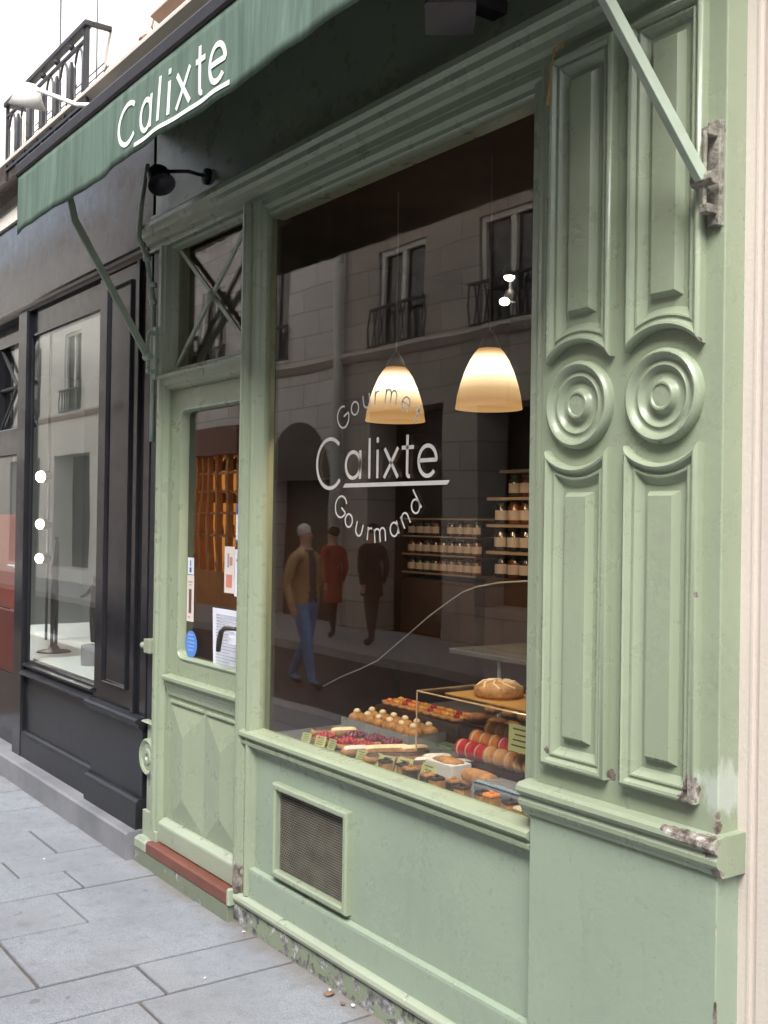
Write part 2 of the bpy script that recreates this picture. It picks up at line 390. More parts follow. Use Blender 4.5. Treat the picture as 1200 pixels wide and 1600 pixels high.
def thing(name, label, cat, loc=(0, 0, 0), group=None, kind=None):
    o = bpy.data.objects.new(name, None); COL.objects.link(o); o.location = loc; o.empty_display_size = 0.1
    o['label'] = label; o['category'] = cat
    if group: o['group'] = group
    if kind: o['kind'] = kind
    return o

def dup(root, loc, rotz=None, label=None, group=None, scale=None):
    r = root.copy(); COL.objects.link(r); r.location = loc
    if rotz is not None: r.rotation_euler = (0, 0, rotz)
    if scale: r.scale = (scale,) * 3
    if label: r['label'] = label
    if group: r['group'] = group
    for ch in list(root.children):
        c = ch.copy(); COL.objects.link(c); c.parent = r
        for g in list(ch.children):
            d = g.copy(); COL.objects.link(d); d.parent = c
    return r

def arc(cx, cz, r, a0, a1, n):
    return [(cx + r * math.cos(math.radians(a0 + (a1 - a0) * i / n)), cz + r * math.sin(math.radians(a0 + (a1 - a0) * i / n))) for i in range(n + 1)]

# ------------------------------------------------------------------ SETTING : ground
obj('ground', MB().box(-120, 120, -120, 120, -0.60, -0.30), 'asphalt', kind='structure')
obj('road', MB().box(-60, 40, -5.3, -2.75, -0.30, -0.13), 'asphalt', kind='structure')
pav = obj('pavement', MB().box(-60, 40, -2.55, 0.3, -0.30, -0.012), 'joint', kind='structure')
pav2 = obj('far_pavement', MB().box(-60, 40, -7.2, -5.3, -0.30, -0.02), 'kerb', kind='structure')
kerb = bpy.data.objects.new('kerb', None); COL.objects.link(kerb); kerb['kind'] = 'structure'; kerb.location = (-4, -2.65, -0.1)
_k = None
for i in range(18):
    x0 = -15 + i * 1.0
    o = obj('kerb_stone', MB().rbox(x0 + .004, x0 + .996, -2.748, -2.555, -0.29, 0.0, 0.012), 'kerb', kerb)
# paving slabs : courses run across the pavement, widths uneven as laid
courses = [-8.9, -8.45, -8.05, -7.62, -7.2, -6.8, -6.42, -6.0, -5.57, -5.13, -4.855, -4.59, -4.19, -3.70, -3.42, -2.92, -2.45, -2.05, -1.6, -1.15, -0.75, -0.3, 0.15, 0.6, 1.05, 1.5]
jy = {-5.57: [-.29, -1.2], -5.13: [-.55, -1.5], -4.855: [-.355, -1.25, -2.0], -4.59: [-.48, -1.35, -2.1], -4.19: [-.835, -1.7], -3.70: [-.49, -1.3, -2.05], -3.42: [-.595, -1.6]}
for a, b in zip(courses[:-1], courses[1:]):
    ys = jy.get(a)
    if ys is None:
        ys = []; y = -random.uniform(0.25, 0.8)
        while y > -2.35: ys.append(y); y -= random.uniform(0.65, 1.05)
    ys = [0.10] + [y for y in ys if y > -2.4] + [-2.55]
    for y1, y0 in zip(ys[:-1], ys[1:]):
        g = 0.0055; dz = random.uniform(-.002, .002)
        o = obj('paving_slab', MB().rbox(a + g + .002, b - g - .002, y0 + g, y1 - g, -0.10, 0.0 + dz, 0.004), 'slab', pav)
# litter by the plinth
for i, (x, y, s) in enumerate([(-3.11, -0.045, .022), (-3.02, -0.05, .012), (-3.13, -0.03, .006), (-3.75, -.03, .008), (-5.05, -.38, .006), (-3.45, -.34, .005), (-2.99, -.03, .008)]):
    mb = MB(); pts = [(x + s * random.uniform(.6, 1.1) * math.cos(k * PI / 3), y + s * random.uniform(.5, 1) * math.sin(k * PI / 3)) for k in range(6)]
    mb.add([(px, py, 0.004 + random.uniform(0, .006)) for px, py in pts] + [(x, y, 0.01)], [(k, (k + 1) % 6, 6) for k in range(6)])
    brown = i in (0, 1)
    obj('dead_leaf' if brown else 'paint_flake', mb, 'tan' if brown else 'white',
        label=('larger' if i == 0 else 'smaller') + ' dry brown leaf scrap on the pavement by the peeling plinth' if brown else 'tiny white paint flake lying on the grey paving slabs',
        cat='leaf' if brown else 'flake', group='leaf scraps' if brown else 'paint flakes', solid=0.0015)

# ------------------------------------------------------------------ GREEN SHOPFRONT
SH = thing('green_shopfront', 'sage green painted wooden shopfront with large window, carved pilaster and half-glazed door', 'shopfront', (-3.2, 0.05, 0))
X0, X1 = -4.86, -1.577
obj('fascia', MB().box(-4.86, -1.58, 0.035, 0.11, 2.95, 3.46), 'green', SH, bevel=.003)
cor = [(0.12, 2.965), (-0.035, 2.965), (-0.05, 2.955), (-0.05, 2.935), (-0.032, 2.925), (-0.030, 2.905), (-0.012, 2.895), (-0.005, 2.875), (0.012, 2.868), (0.012, 2.845), (0.12, 2.845)]
obj('cornice', MB().profx(cor, -4.87, -1.56), 'green', SH)
obj('fascia_bead', MB().profx([(0.034, 3.02), (0.012, 3.015), (0.012, 3.0), (0.034, 2.995)], -4.86, -1.58), 'green', SH)
obj('window_head', MB().profx([(0.12, 2.843), (0.022, 2.843), (0.022, 2.825), (0.045, 2.815), (0.045, 2.80), (0.065, 2.785), (0.12, 2.785)], -3.785, -2.17), 'green', SH)
# mullion between door and window
mul = [(-3.893, .13), (-3.893, .0), (-3.886, -.012), (-3.870, -.016), (-3.854, -.012), (-3.848, .004), (-3.842, .010), (-3.822, .010), (-3.817, .0), (-3.805, -.004), (-3.795, .004), (-3.790, .018), (-3.786, .024), (-3.780, .040), (-3.780, .064), (-3.84, .07), (-3.86, .13)]
obj('mullion', MB().profz(mul, 0.125, 2.845), 'green', SH)
# window right stile
st = [(-2.255, .13), (-2.258, .052), (-2.250, .035), (-2.225, .030), (-2.208, .030), (-2.203, .016), (-2.188, .012), (-2.172, .016), (-2.166, .04), (-2.166, .13)]
obj('window_stile', MB().profz(st, 0.79, 2.845), 'green', SH)
# sill
sill = [(0.062, 0.777), (0.04, 0.774), (0.0, 0.768), (-0.012, 0.760), (-0.014, 0.748), (-0.004, 0.740), (0.004, 0.737), (0.004, 0.730), (-0.004, 0.726), (-0.002, 0.714), (0.010, 0.706), (0.018, 0.703), (0.018, 0.697), (0.030, 0.690), (0.062, 0.690)]
obj('window_sill', MB().profx(sill, -3.86, -2.19), 'green', SH)
# stall riser with an opening for the vent
r = MB(); r.box(-3.822, -3.60, .032, .11, .20, .70); r.box(-3.115, -2.16, .032, .11, .20, .70); r.box(-3.60, -3.115, .032, .11, .592, .70); r.box(-3.60, -3.115, .032, .11, .20, .268)
obj('stall_riser', r, 'green_board', SH)
bb = [(0.11, 0.238), (0.028, 0.238), (0.012, 0.232), (0.010, 0.222), (0.010, 0.095), (0.11, 0.095)]
obj('base_board', MB().profx(bb, -3.822, -2.17), 'green_board', SH)
mo = [(0.10, 0.126), (-0.002, 0.122), (-0.014, 0.114), (-0.018, 0.102), (-0.014, 0.090), (-0.004, 0.081), (0.10, 0.079)]
obj('plinth_moulding', MB().profx(mo, -3.885, -2.165), 'green_worn', SH)
pl_ = MB(); pl_.box(-3.885, -2.165, -0.004, 0.10, -0.03, 0.0785)
obj('plinth', pl_, 'green_peel', SH)
# vent
vent = obj('vent_frame', MB().frame([(-3.615, .255), (-3.10, .255), (-3.10, .606), (-3.615, .606)], [(0, -.03), (0, .012), (.006, .018), (.020, .018), (.026, .012), (.026, -.03)], 0.022), 'green', SH, bevel=.002)
vm = MB()
for i in range(34):
    z = .284 + i * .00905; vm.profx([(.040, z), (.030, z - .0015), (.030, z + .0015)], -3.59, -3.125)
for i in range(50):
    x = -3.588 + i * .0094; vm.box(x, x + .0022, .0405, .043, .28, .582)
obj('vent_mesh', vm, simple('dull_vent_mesh', (0.17, 0.165, 0.14), 0.6, 0.3, 20), vent, kind='stuff', recalc=False)
obj('vent_backing', MB().box(-3.60, -3.115, .085, .095, .268, .592), simple('dark_vent_backing', (0.03, 0.03, 0.028), .8), vent)
# big pane + lettering
pane = obj('window_pane', MB().box(-3.83, -2.21, .050, .057, .77, 2.80), 'glass', SH)

def S_arc(cx, cy, rx, ry, a0, a1, n=22): return [(cx + rx * math.cos(math.radians(a0 + (a1 - a0) * i / n)), cy + ry * math.sin(math.radians(a0 + (a1 - a0) * i / n))) for i in range(n + 1)]
def S_line(a, b, n=6): return [(a[0] + (b[0] - a[0]) * i / n, a[1] + (b[1] - a[1]) * i / n) for i in range(n + 1)]
# 'Calixte' drawn in strokes, metres, origin at C's left edge on the baseline
def calixte():
    L = []
    L.append(S_arc(.100, .060, .090, .090, 48, 318, 34))
    L.append(S_arc(.252, .050, .046, .046, 0, 360, 30)); L.append(S_line((.298, .100), (.298, .0)))
    L.append(S_line((.355, .140), (.355, 0)))
    L.append(S_line((.404, .098), (.404, 0))); L.append(S_line((.404, .140), (.404, .122), 2))
    L.append(S_line((.446, .100), (.524, 0))); L.append(S_line((.524, .100), (.444, 0)))
    L.append(S_line((.576, .140), (.576, .012)) + S_arc(.588, .012, .012, .010, 180, 290, 6)); L.append(S_line((.545, .098), (.612, .098)))
    L.append(S_line((.640, .052), (.732, .052)) + S_arc(.686, .050, .047, .049, 4, 318, 34))
    return L
def put(mb, strokes, fn, wd, ox, oz, sc=1.0, rot=0.0):
    c, s = math.cos(rot), math.sin(rot)
    for st_ in strokes:
        mb.ribbon([((x * c - y * s) * sc + ox, (x * s + y * c) * sc + oz) for x, y in st_], wd, fn)
def under(mb, fn, ox, oz, sc=1.0):
    a, b = .19 * sc, .79 * sc; n = 24; h = .014 * sc
    vs = []
    for k in (0, 1):
        for i in range(n + 1):
            u = a + (b - a) * i / n; vs.append(fn(ox + u + (h * .9 if k else 0), oz - .022 * sc + (k - .5) * h))
    mb.add(vs, [(i, i + 1, n + 2 + i, n + 1 + i) for i in range(n)])
fw = lambda u, v: (u * .976, .0485, 1.6 + (v - 1.6) * .976)
lt = MB(); put(lt, calixte(), fw, .0128, -3.487, 1.744); under(lt, fw, -3.487, 1.744)
G = {'G': [S_arc(0, .026, .030, .032, 50, 360, 24), S_line((.030, .026), (.004, .026), 3)],
     'o': [S_arc(0, .019, .019, .019, 0, 360, 18)],
     'u': [S_line((-.016, .038), (-.016, .016), 3) + S_arc(0, .016, .016, .016, 180, 360, 10) + S_line((.016, .016), (.016, .038), 3)],
     'r': [S_line((-.008, 0), (-.008, .038), 3), S_arc(.006, .022, .014, .014, 180, 70, 6)],
     'm': [S_line((-.026, 0), (-.026, .038), 3), S_arc(-.013, .025, .013, .013, 180, 0, 8) + S_line((0, .025), (0, 0), 3), S_arc(.013, .025, .013, .013, 180, 0, 8) + S_line((.026, .025), (.026, 0), 3)],
     'e': [S_line((-.018, .020), (.018, .020), 3) + S_arc(0, .019, .019, .019, 4, 315, 18)],
     't': [S_line((0, .054), (0, 0), 4), S_line((-.013, .036), (.013, .036), 3)],
     'a': [S_arc(0, .019, .018, .019, 0, 360, 18), S_line((.018, .038), (.018, 0), 3)],
     'n': [S_line((-.015, 0), (-.015, .038), 3), S_arc(0, .023, .015, .015, 180, 0, 8) + S_line((.015, .023), (.015, 0), 3)],
     'd': [S_arc(0, .019, .018, .019, 0, 360, 18), S_line((.018, .062), (.018, 0), 4)]}
def word(letters, pts):
    for i, (ch, (x, z)) in enumerate(zip(letters, pts)):
        a = pts[max(i - 1, 0)]; b = pts[min(i + 1, len(pts) - 1)]; rot = math.atan2(b[1] - a[1], b[0] - a[0])
        c, s = math.cos(rot), math.sin(rot); h = .02 * 1.22
        put(lt, G[ch], fw, .0062, x + s * h, z - c * h, 1.22, rot)
word('Gourmet', [(-3.300, 1.962), (-3.228, 1.996), (-3.155, 2.016), (-3.093, 2.023), (-3.008, 2.018), (-2.922, 1.987), (-2.862, 1.943)])
word('Gourmand', [(-3.313, 1.640), (-3.256, 1.598), (-3.190, 1.568), (-3.126, 1.553), (-3.062, 1.550), (-2.980, 1.571), (-2.917, 1.604), (-2.862, 1.648)])
obj('lettering', lt, 'letter', pane, label='white vinyl lettering reading Gourmet Calixte Gourmand', recalc=False, solid=.0006)

# ---- carved pilaster
PIL = obj('pilaster', MB().box(-2.165, X1, 0.0, 0.13, 0.86, 2.845), 'green', SH, bevel=.003)
obj('pilaster_base', MB().box(-2.185, X1 + .004, -0.006, 0.13, -0.02, 0.812), 'green_board', SH, bevel=.003)
pm = [(0.10, 0.905), (0.0, 0.904), (-0.030, 0.900), (-0.040, 0.892), (-0.042, 0.880), (-0.034, 0.870), (-0.026, 0.867), (-0.026, 0.860), (-0.032, 0.853), (-0.031, 0.842), (-0.020, 0.830), (-0.016, 0.818), (-0.008, 0.812), (0.10, 0.812)]
obj('base_moulding', MB().profx(pm, -2.205, X1 + .022), 'green', SH)
bol = [(0, 0), (0, .020), (.003, .026), (.009, .029), (.015, .026), (.019, .017), (.022, .014), (.026, .014), (.030, .018), (.034, .017), (.040, .008), (.048, .003), (.052, 0)]
def panel_path(xa, xb, z0, z1, cz, cx, top_arc, bot_arc, R=.160):
    p = []
    if bot_arc:
        a = math.degrees(math.acos((cx - xa) / R)); p += [(cx - (cx - xa), cz + math.sqrt(R * R - (cx - xa) ** 2))]
        p += arc(cx, cz, R, 180 - a, a, 14)[1:-1] + [(xb, cz + math.sqrt(R * R - (xb - cx) ** 2))]
    else: p += [(xa, z0), (xb, z0)]
    if top_arc:
        a = math.degrees(math.acos((xb - cx) / R)); p += [(xb, cz - math.sqrt(R * R - (xb - cx) ** 2))]
        p += arc(cx, cz, R, 360 - a, 180 + a, 14)[1:-1] + [(xa, cz - math.sqrt(R * R - (cx - xa) ** 2))]
    else: p += [(xb, z1), (xa, z1)]
    return p
for cx in (-2.018, -1.741):
    cz = 1.905
    for up in (True, False):
        z0, z1 = (2.02, 2.83) if up else (0.962, 1.79)
        pm_ = MB(); vs = []
        for off, out_ in bol:
            ring = panel_path(cx - .113 + off, cx + .113 - off, z0 + off, z1 - off, cz, cx, not up, up, .160 + off); vs += [(x, -out_, z) for x, z in ring]
        n_r = len(ring); pm_.add(vs, [(j * n_r + i, j * n_r + (i + 1) % n_r, (j + 1) * n_r + (i + 1) % n_r, (j + 1) * n_r + i) for j in range(len(bol) - 1) for i in range(n_r)])
        obj('panel_moulding', pm_, 'green', PIL, smooth=True, auto=38)
        fz0, fz1 = (2.140, 2.765) if up else (1.035, 1.680)
        obj('raised_panel', MB().frame([(cx - .048, fz0), (cx + .048, fz0), (cx + .048, fz1), (cx - .048, fz1)], [(0, 0), (.010, .016), (.012, .019)], 0.0)
            .add([(cx - .036, -.019, fz0 + .012), (cx + .036, -.019, fz0 + .012), (cx + .036, -.019, fz1 - .012), (cx - .036, -.019, fz1 - .012)], [(0, 1, 2, 3)]), 'green', PIL)
    ros = [(.114, 0), (.114, .012), (.111, .021), (.104, .026), (.096, .023), (.091, .014), (.085, .011), (.079, .013), (.074, .017), (.069, .014), (.064, .005), (.058, .003), (.046, .003), (.042, .006), (.038, .016), (.034, .021), (.029, .021), (.026, .017), (0.0005, .017)]
    obj('rosette', MB().lathe([(r_, -h) for r_, h in ros], (cx, 0, cz), 48, 'y'), 'green', PIL, smooth=True, auto=50)

# ---- left jamb, transom light, door
jb = [(-4.72, .12), (-4.72, .0), (-4.715, -.006), (-4.690, -.006), (-4.684, .004), (-4.668, .008), (-4.662, .02), (-4.655, .03), (-4.655, .12)]
obj('door_jamb', MB().profz(jb, 0.17, 2.845), 'green', SH)
obj('jamb_block', MB().box(-4.725, -4.655, -.004, .12, .115, .168), 'green_worn', SH, bevel=.003)
obj('dark_gap_strip', MB().box(-4.855, -4.722, .03, .13, .64, 2.845), 'black_matt', SH)  # black strip stands in for the shaded gap beside the jamb
lb = obj('side_base', MB().box(-4.825, -4.722, .022, .13, .235, .635), 'green', SH, bevel=.003)
obj('side_cap', MB().profx([(.12, .652), (.004, .650), (-.004, .643), (.010, .636), (.12, .634)], -4.84, -4.722), 'green', SH)
obj('side_plinth', MB().box(-4.835, -4.722, .008, .13, .075, .233), 'green_worn', SH, bevel=.003)
obj('side_roundel', MB().lathe([(.085, .022), (.085, .006), (.078, .0), (.068, .004), (.062, .010), (.040, .010), (.034, .004), (.018, .004), (.014, .014), (.001, .014)], (-4.79, 0.0, .483), 32, 'y'), 'green', SH, smooth=True, auto=45)
# hinge pin lug
hg = MB(); hg.box(-4.79, -4.722, -.02, .03, .97, 1.035); hg.lathe([(.013, -4.835), (.016, -4.83), (.016, -4.80), (.01, -4.795), (.01, -4.785)], (0, -.005, 1.0), 12, 'x', True)
obj('shutter_lug', hg, 'green', SH, bevel=.004)
obj('transom_bar', MB().profx([(.12, 2.252), (.0, 2.252), (-.010, 2.246), (-.010, 2.235), (.004, 2.225), (.006, 2.20), (.016, 2.192), (.018, 2.182), (.034, 2.176), (.12, 2.176)], -4.73, -3.893), 'green', SH)
tr = obj('transom_light', MB().frame([(-4.655, 2.252), (-3.893, 2.252), (-3.893, 2.845), (-4.655, 2.845)], [(0, -.02), (0, .01), (.012, .012), (.022, .004), (.028, -.02)], .035), 'green', SH)
obj('pane', MB().box(-4.65, -3.89, .078, .083, 2.25, 2.845), 'glass', tr)
for a, b in (((-4.635, 2.27), (-3.905, 2.83)), ((-4.635, 2.83), (-3.905, 2.27))):
    d = Vector((b[0] - a[0], b[1] - a[1])).normalized(); nn = Vector((-d.y, d.x)) * .011
    q = [(a[0] + nn.x, a[1] + nn.y), (a[0] - nn.x, a[1] - nn.y), (b[0] - nn.x, b[1] - nn.y), (b[0] + nn.x, b[1] + nn.y)]
    yo = .040 if a[1] < 2.5 else .052
    obj('cross_bar', MB().add([(x, yo, z) for x, z in q] + [(x, yo + .012, z) for x, z in q], [(0, 1, 2, 3), (7, 6, 5, 4), (0, 4, 5, 1), (1, 5, 6, 2), (2, 6, 7, 3), (3, 7, 4, 0)]), 'green', tr, bevel=.002)
obj('boss', MB().lathe([(.024, .04), (.024, .032), (.018, .026), (.008, .024), (.001, .024)], (-4.27, 0, 2.55), 16, 'y'), 'green', tr, smooth=True, auto=40)
# door leaf
DR = thing('door', '', '', (-4.26, .05, .12)); del DR['label'], DR['category']; parent_to(DR, SH)
def rrect(x0, x1, z0, z1, r, n=6):
    return arc(x0 + r, z0 + r, r, 180, 270, n) + arc(x1 - r, z0 + r, r, 270, 360, n) + arc(x1 - r, z1 - r, r, 0, 90, n) + arc(x0 + r, z1 - r, r, 90, 180, n)
gx0, gx1, gz0, gz1 = -4.555, -3.94, .965, 2.085
leaf = MB()
inn = rrect(gx0, gx1, gz0, gz1, .045); n_ = len(inn)
def outp(x, z):  # project corner ring to the leaf rectangle
    return (-4.652 if x < gx0 + .046 else (-3.86 if x > gx1 - .046 else x), .90 if z < gz0 + .046 else (2.175 if z > gz1 - .046 else z))
out = [outp(x, z) for x, z in inn]
leaf.add([(x, .045, z) for x, z in out] + [(x, .045, z) for x, z in inn], [(i, (i + 1) % n_, n_ + (i + 1) % n_, n_ + i) for i in range(n_)])
leaf.box(-4.652, -3.86, .045, .085, .12, .90)
obj('door_leaf', leaf, 'green_plain', DR)
obj('glazing_bead', MB().frame(inn, [(-.001, 0.0), (-.001, .004), (.006, .006), (.010, .0), (.012, -.035)], .045), 'green_plain', DR, smooth=True, auto=40)
obj('door_pane', MB().box(-4.60, -3.90, .075, .080, .93, 2.12), 'glass', DR)
obj('mid_rail_moulding', MB().profx([(.05, .888), (.016, .886), (.004, .880), (.004, .868), (.014, .860), (.020, .856), (.020, .842), (.028, .830), (.034, .812), (.036, .795), (.05, .793)], -4.640, -3.865), 'green_plain', DR)
for xa, xb in ((-4.615, -4.262), (-4.252, -3.90)):
    z0, z1 = .235, .755; h = .024; cxm = (xa + xb) / 2; ins = .125
    mb = MB(); mb.add([(xa, .044, z0), (xb, .044, z0), (xb, .044, z1), (xa, .044, z1), (cxm, .044 - h, z0 + ins), (cxm, .044 - h, z1 - ins)],
                      [(0, 1, 4), (1, 2, 5, 4), (2, 3, 5), (3, 0, 4, 5)])
    obj('door_panel', mb, 'green_plain', DR)
    obj('panel_bead', MB().profx([(.046, .775), (.034, .772), (.034, .764), (.046, .760)], xa + .01, xb - .01), 'green_plain', DR)
obj('kick_board', MB().profx([(.05, .232), (.030, .232), (.006, .214), (.004, .206), (.008, .128), (.05, .128)], -4.648, -3.875), 'green_worn', DR, bevel=.002)
hd = MB(); hd.tube([(-3.925, .03, 1.152), (-3.94, -.005, 1.156), (-3.98, -.015, 1.154), (-4.01, -.015, 1.138), (-4.032, -.012, 1.10), (-4.045, -.01, 1.055)], [.008, .009, .010, .011, .012, .010], 8)
obj('handle', hd, simple('dark_bronze_handle', (.05, .035, .03), .35), DR, smooth=True)
obj('door_step', MB().profx([(.06, .124), (-.028, .122), (-.036, .116), (-.036, .072), (.06, .072)], -4.69, -3.892), 'red_tile', SH, bevel=.003)
obj('step_base', MB().box(-4.84, -3.886, -.032, .10, -.03, .0715), 'green_dirty', SH, bevel=.004)
obj('step_end', MB().rbox(-4.84, -4.693, -.034, .10, .072, .118, .012), 'green_worn', SH)
obj('step_stop', MB().rbox(-3.891, -3.872, -.036, .05, .0715, .135, .004), 'green_worn', SH)

# papers and stickers behind the door glass
def paper(name, x0, x1, z0, z1, mat, label, cat, y=.0735, lines=0, ink='ink', curl=0.004, tilt=0.0, marks=None):
    t = thing(name, label, cat, ((x0 + x1) / 2, y, z0))
    mb = MB(); n = 6; vs = []
    for i in range(n + 1):
        for j in range(n + 1):
            u, v = i / n, j / n; vs.append((x0 + (x1 - x0) * u + tilt * v, y - curl * (abs(u - .5) ** 2) * 4 * v, z0 + (z1 - z0) * v))
    mb.add(vs, [(i * (n + 1) + j, (i + 1) * (n + 1) + j, (i + 1) * (n + 1) + j + 1, i * (n + 1) + j + 1) for i in range(n) for j in range(n)])
    obj('sheet', mb, mat, t, solid=.0006)
    if lines:
        lb_ = MB(); wd = x1 - x0; ht = z1 - z0
        for k in range(lines):
            z = z1 - ht * (.10 + .82 * k / lines); a = x0 + wd * .10; b = x0 + wd * random.uniform(.45, .92) + 0
            yy = y - .0012 - curl
            lb_.add([(a, yy, z), (b, yy, z), (b, yy, z + ht * .012), (a, yy, z + ht * .012)], [(0, 1, 2, 3)])
        obj('print_lines', lb_, ink, t, recalc=False)
    if marks:
        for (u0, u1, v0, v1, mm) in marks:
            wd = x1 - x0; ht = z1 - z0; yy = y - .0012 - curl
            obj('print_mark', MB().add([(x0 + wd * u0, yy, z0 + ht * v0), (x0 + wd * u1, yy, z0 + ht * v0), (x0 + wd * u1, yy, z0 + ht * v1), (x0 + wd * u0, yy, z0 + ht * v1)], [(0, 1, 2, 3)]), mm, t, recalc=False)
    return t
M['ink'] = simple('grey_print', (.30, .31, .36), .7); M['paper_blue'] = simple('white_paper', (.66, .68, .76), .7, .04)
M['paper_cream'] = simple('cream_card', (.66, .58, .54), .6, .06); M['blue'] = simple('blue_sticker_vinyl', (.08, .22, .62), .45, .08); M['brown'] = simple('brown_print', (.12, .06, .05), .6)
M['leafgreen'] = simple('green_print', (.08, .22, .05), .6); M['pink'] = simple('pink_print', (.55, .20, .16), .6); M['navy'] = simple('navy_print', (.06, .09, .30), .6)
paper('paper_notice', -4.255, -3.955, .945, 1.215, 'paper_blue', 'white printed notice sheet taped inside the green door glass behind the handle', 'notice', lines=17, tilt=-.006)
paper('sticker', -4.525, -4.462, 1.345, 1.420, 'paper_blue', 'small white square sticker with a blue emblem high on the door glass', 'sticker', curl=0.0, marks=[(.35, .65, .12, .42, 'navy'), (.42, .58, .5, .85, 'navy')])
paper('sticker', -4.528, -4.458, 1.135, 1.342, 'paper_cream', 'tall cream sticker with a dark figure print on the door glass', 'sticker', curl=0.0, marks=[(.30, .68, .18, .70, 'brown'), (.2, .8, .84, .87, 'ink'), (.25, .75, .78, .80, 'ink'), (.2, .5, .08, .11, 'pink')])
paper('flyer', -4.165, -4.075, 1.285, 1.48, 'paper_cream', 'pink and cream flyer with a sketch on the door glass, left of the green one', 'flyer', curl=0.0, marks=[(.2, .8, .12, .40, 'pink'), (.3, .5, .55, .85, 'ink'), (.55, .8, .6, .78, 'pink')])
paper('flyer', -4.072, -3.99, 1.275, 1.47, 'paper_blue', 'pale flyer with a green plant print at the edge of the door glass', 'flyer', curl=0.0, marks=[(.4, .6, .35, .65, 'leafgreen'), (.2, .8, .74, .80, 'leafgreen')])
paper('flyer', -4.065, -3.97, 1.50, 1.66, 'paper_blue', 'blue and white flyer stuck above the plant flyer on the door glass', 'flyer', curl=0.0, marks=[(0, 1, .72, 1, 'navy'), (.3, .7, .15, .6, 'ink'), (0, 1, 0, .06, 'navy')])
sk = MB(); sk.lathe([(.0005, .0728), (.058, .0728), (.060, .0735), (.058, .0742), (.0005, .0742)], (-4.478, 0, 1.035), 36, 'y')
tb = thing('round_sticker', 'round blue sticker at the lower corner of the door glass', 'sticker', (-4.478, .0735, .975)); obj('disc', sk, 'blue', tb)
ln = MB()
for k in range(5):
    z = 1.075 - k * .017; h = .038 - abs(k - 2) * .006; ln.add([(-4.478 - h, .0722, z), (-4.478 + h, .0722, z), (-4.478 + h, .0722, z + .005), (-4.478 - h, .0722, z + .005)], [(0, 1, 2, 3)])
obj('print_lines', ln, simple('pale_blue_print', (.30, .45, .8), .5), tb, recalc=False)

# ------------------------------------------------------------------ AWNING
AW = thing('awning', 'weathered dark green canvas awning with white Calixte lettering above the green shop window', 'awning', (-3.2, -.3, 2.85))
def ripple(x, z):
    d = (3.10 - z) / .26
    return -.602 + d * (.006 * math.sin(x * 6.1 + .6) + .003 * math.sin(x * 17 + z * 6) + .002 * math.sin(x * 31 + 1.3)) - .006 * d
def zbot(x): return 2.834 + .003 * math.sin(x * 5) + .0015 * math.sin(x * 13)
ax0, ax1 = -4.885, -1.40
va = MB(); nx, nz = 240, 8; vs = []
for i in range(nx + 1):
    x = ax0 + (ax1 - ax0) * i / nx
    for j in range(nz + 1):
        z = 3.095 + (zbot(x) - 3.095) * j / nz; vs.append((x, ripple(x, z), z))
va.add(vs, [(i * (nz + 1) + j, (i + 1) * (nz + 1) + j, (i + 1) * (nz + 1) + j + 1, i * (nz + 1) + j + 1) for i in range(nx) for j in range(nz)])
val = obj('valance', va, 'canvas', AW, smooth=True, solid=.002)
fa = lambda u, v: (u, ripple(u, v) - .0035, v)
aw_ = [S_arc(-3.603, 2.956, .082, .070, 48, 318, 34), S_arc(-3.443, 2.939, .044, .051, 0, 360, 30), S_line((-3.399, 2.998), (-3.399, 2.886)),
       S_line((-3.332, 3.034), (-3.332, 2.886)), S_line((-3.262, 2.996), (-3.262, 2.886)), S_line((-3.262, 3.036), (-3.262, 3.018), 2),
       S_line((-3.208, 2.997), (-3.112, 2.886)), S_line((-3.112, 2.997), (-3.208, 2.886)),
       S_line((-3.045, 3.034), (-3.045, 2.90)) + S_arc(-3.032, 2.90, .013, .012, 180, 290, 6), S_line((-3.072, 2.990), (-3.008, 2.990)),
       S_line((-2.972, 2.944), (-2.878, 2.944)) + S_arc(-2.925, 2.942, .048, .055, 4, 318, 34)]
la = MB()
for st_ in aw_: la.ribbon(st_, .0175, fa)
la.ribbon(S_line((-3.534, 2.862), (-2.850, 2.862), 40), .014, fa)
obj('lettering', la, 'letter_aw', val, label='white Calixte lettering with underline', recalc=False, solid=.0006)
cs = MB(); nx = 60; vs = []
for i in range(nx + 1):
    x = ax0 + (ax1 - ax0) * i / nx
    for j in range(9):
        t = j / 8; vs.append((x, .03 - .625 * t, 3.44 - .335 * t - .018 * math.sin(PI * t) + .003 * math.sin(x * 9) * math.sin(PI * t)))
cs.add(vs, [(i * 9 + j, (i + 1) * 9 + j, (i + 1) * 9 + j + 1, i * 9 + j + 1) for i in range(nx) for j in range(8)])
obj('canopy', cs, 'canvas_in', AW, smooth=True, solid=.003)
fb = MB(); fb.profx([(-.585, 3.09), (-.607, 3.09), (-.613, 3.100), (-.613, 3.138), (-.605, 3.150), (-.585, 3.150)], ax0 - .005, ax1 + .005)
obj('front_bar', fb, 'dark_metal', AW)
def bar(mb, pts, wx, wt):
    pts = [Vector(p) for p in pts]
    for i in range(len(pts)):
        pass
    vs = []
    for i, p in enumerate(pts):
        t = (pts[min(i + 1, len(pts) - 1)] - pts[max(i - 1, 0)]).normalized(); a = Vector((1, 0, 0)); b = t.cross(a).normalized()
        for sx, sb in ((-1, -1), (1, -1), (1, 1), (-1, 1)): vs.append(p + a * wx / 2 * sx + b * wt / 2 * sb)
    fs = [(i * 4 + j, i * 4 + (j + 1) % 4, i * 4 + 4 + (j + 1) % 4, i * 4 + 4 + j) for i in range(len(pts) - 1) for j in range(4)]
    fs += [(3, 2, 1, 0), tuple(range(len(pts) * 4 - 4, len(pts) * 4))]
    mb.add(vs, fs)
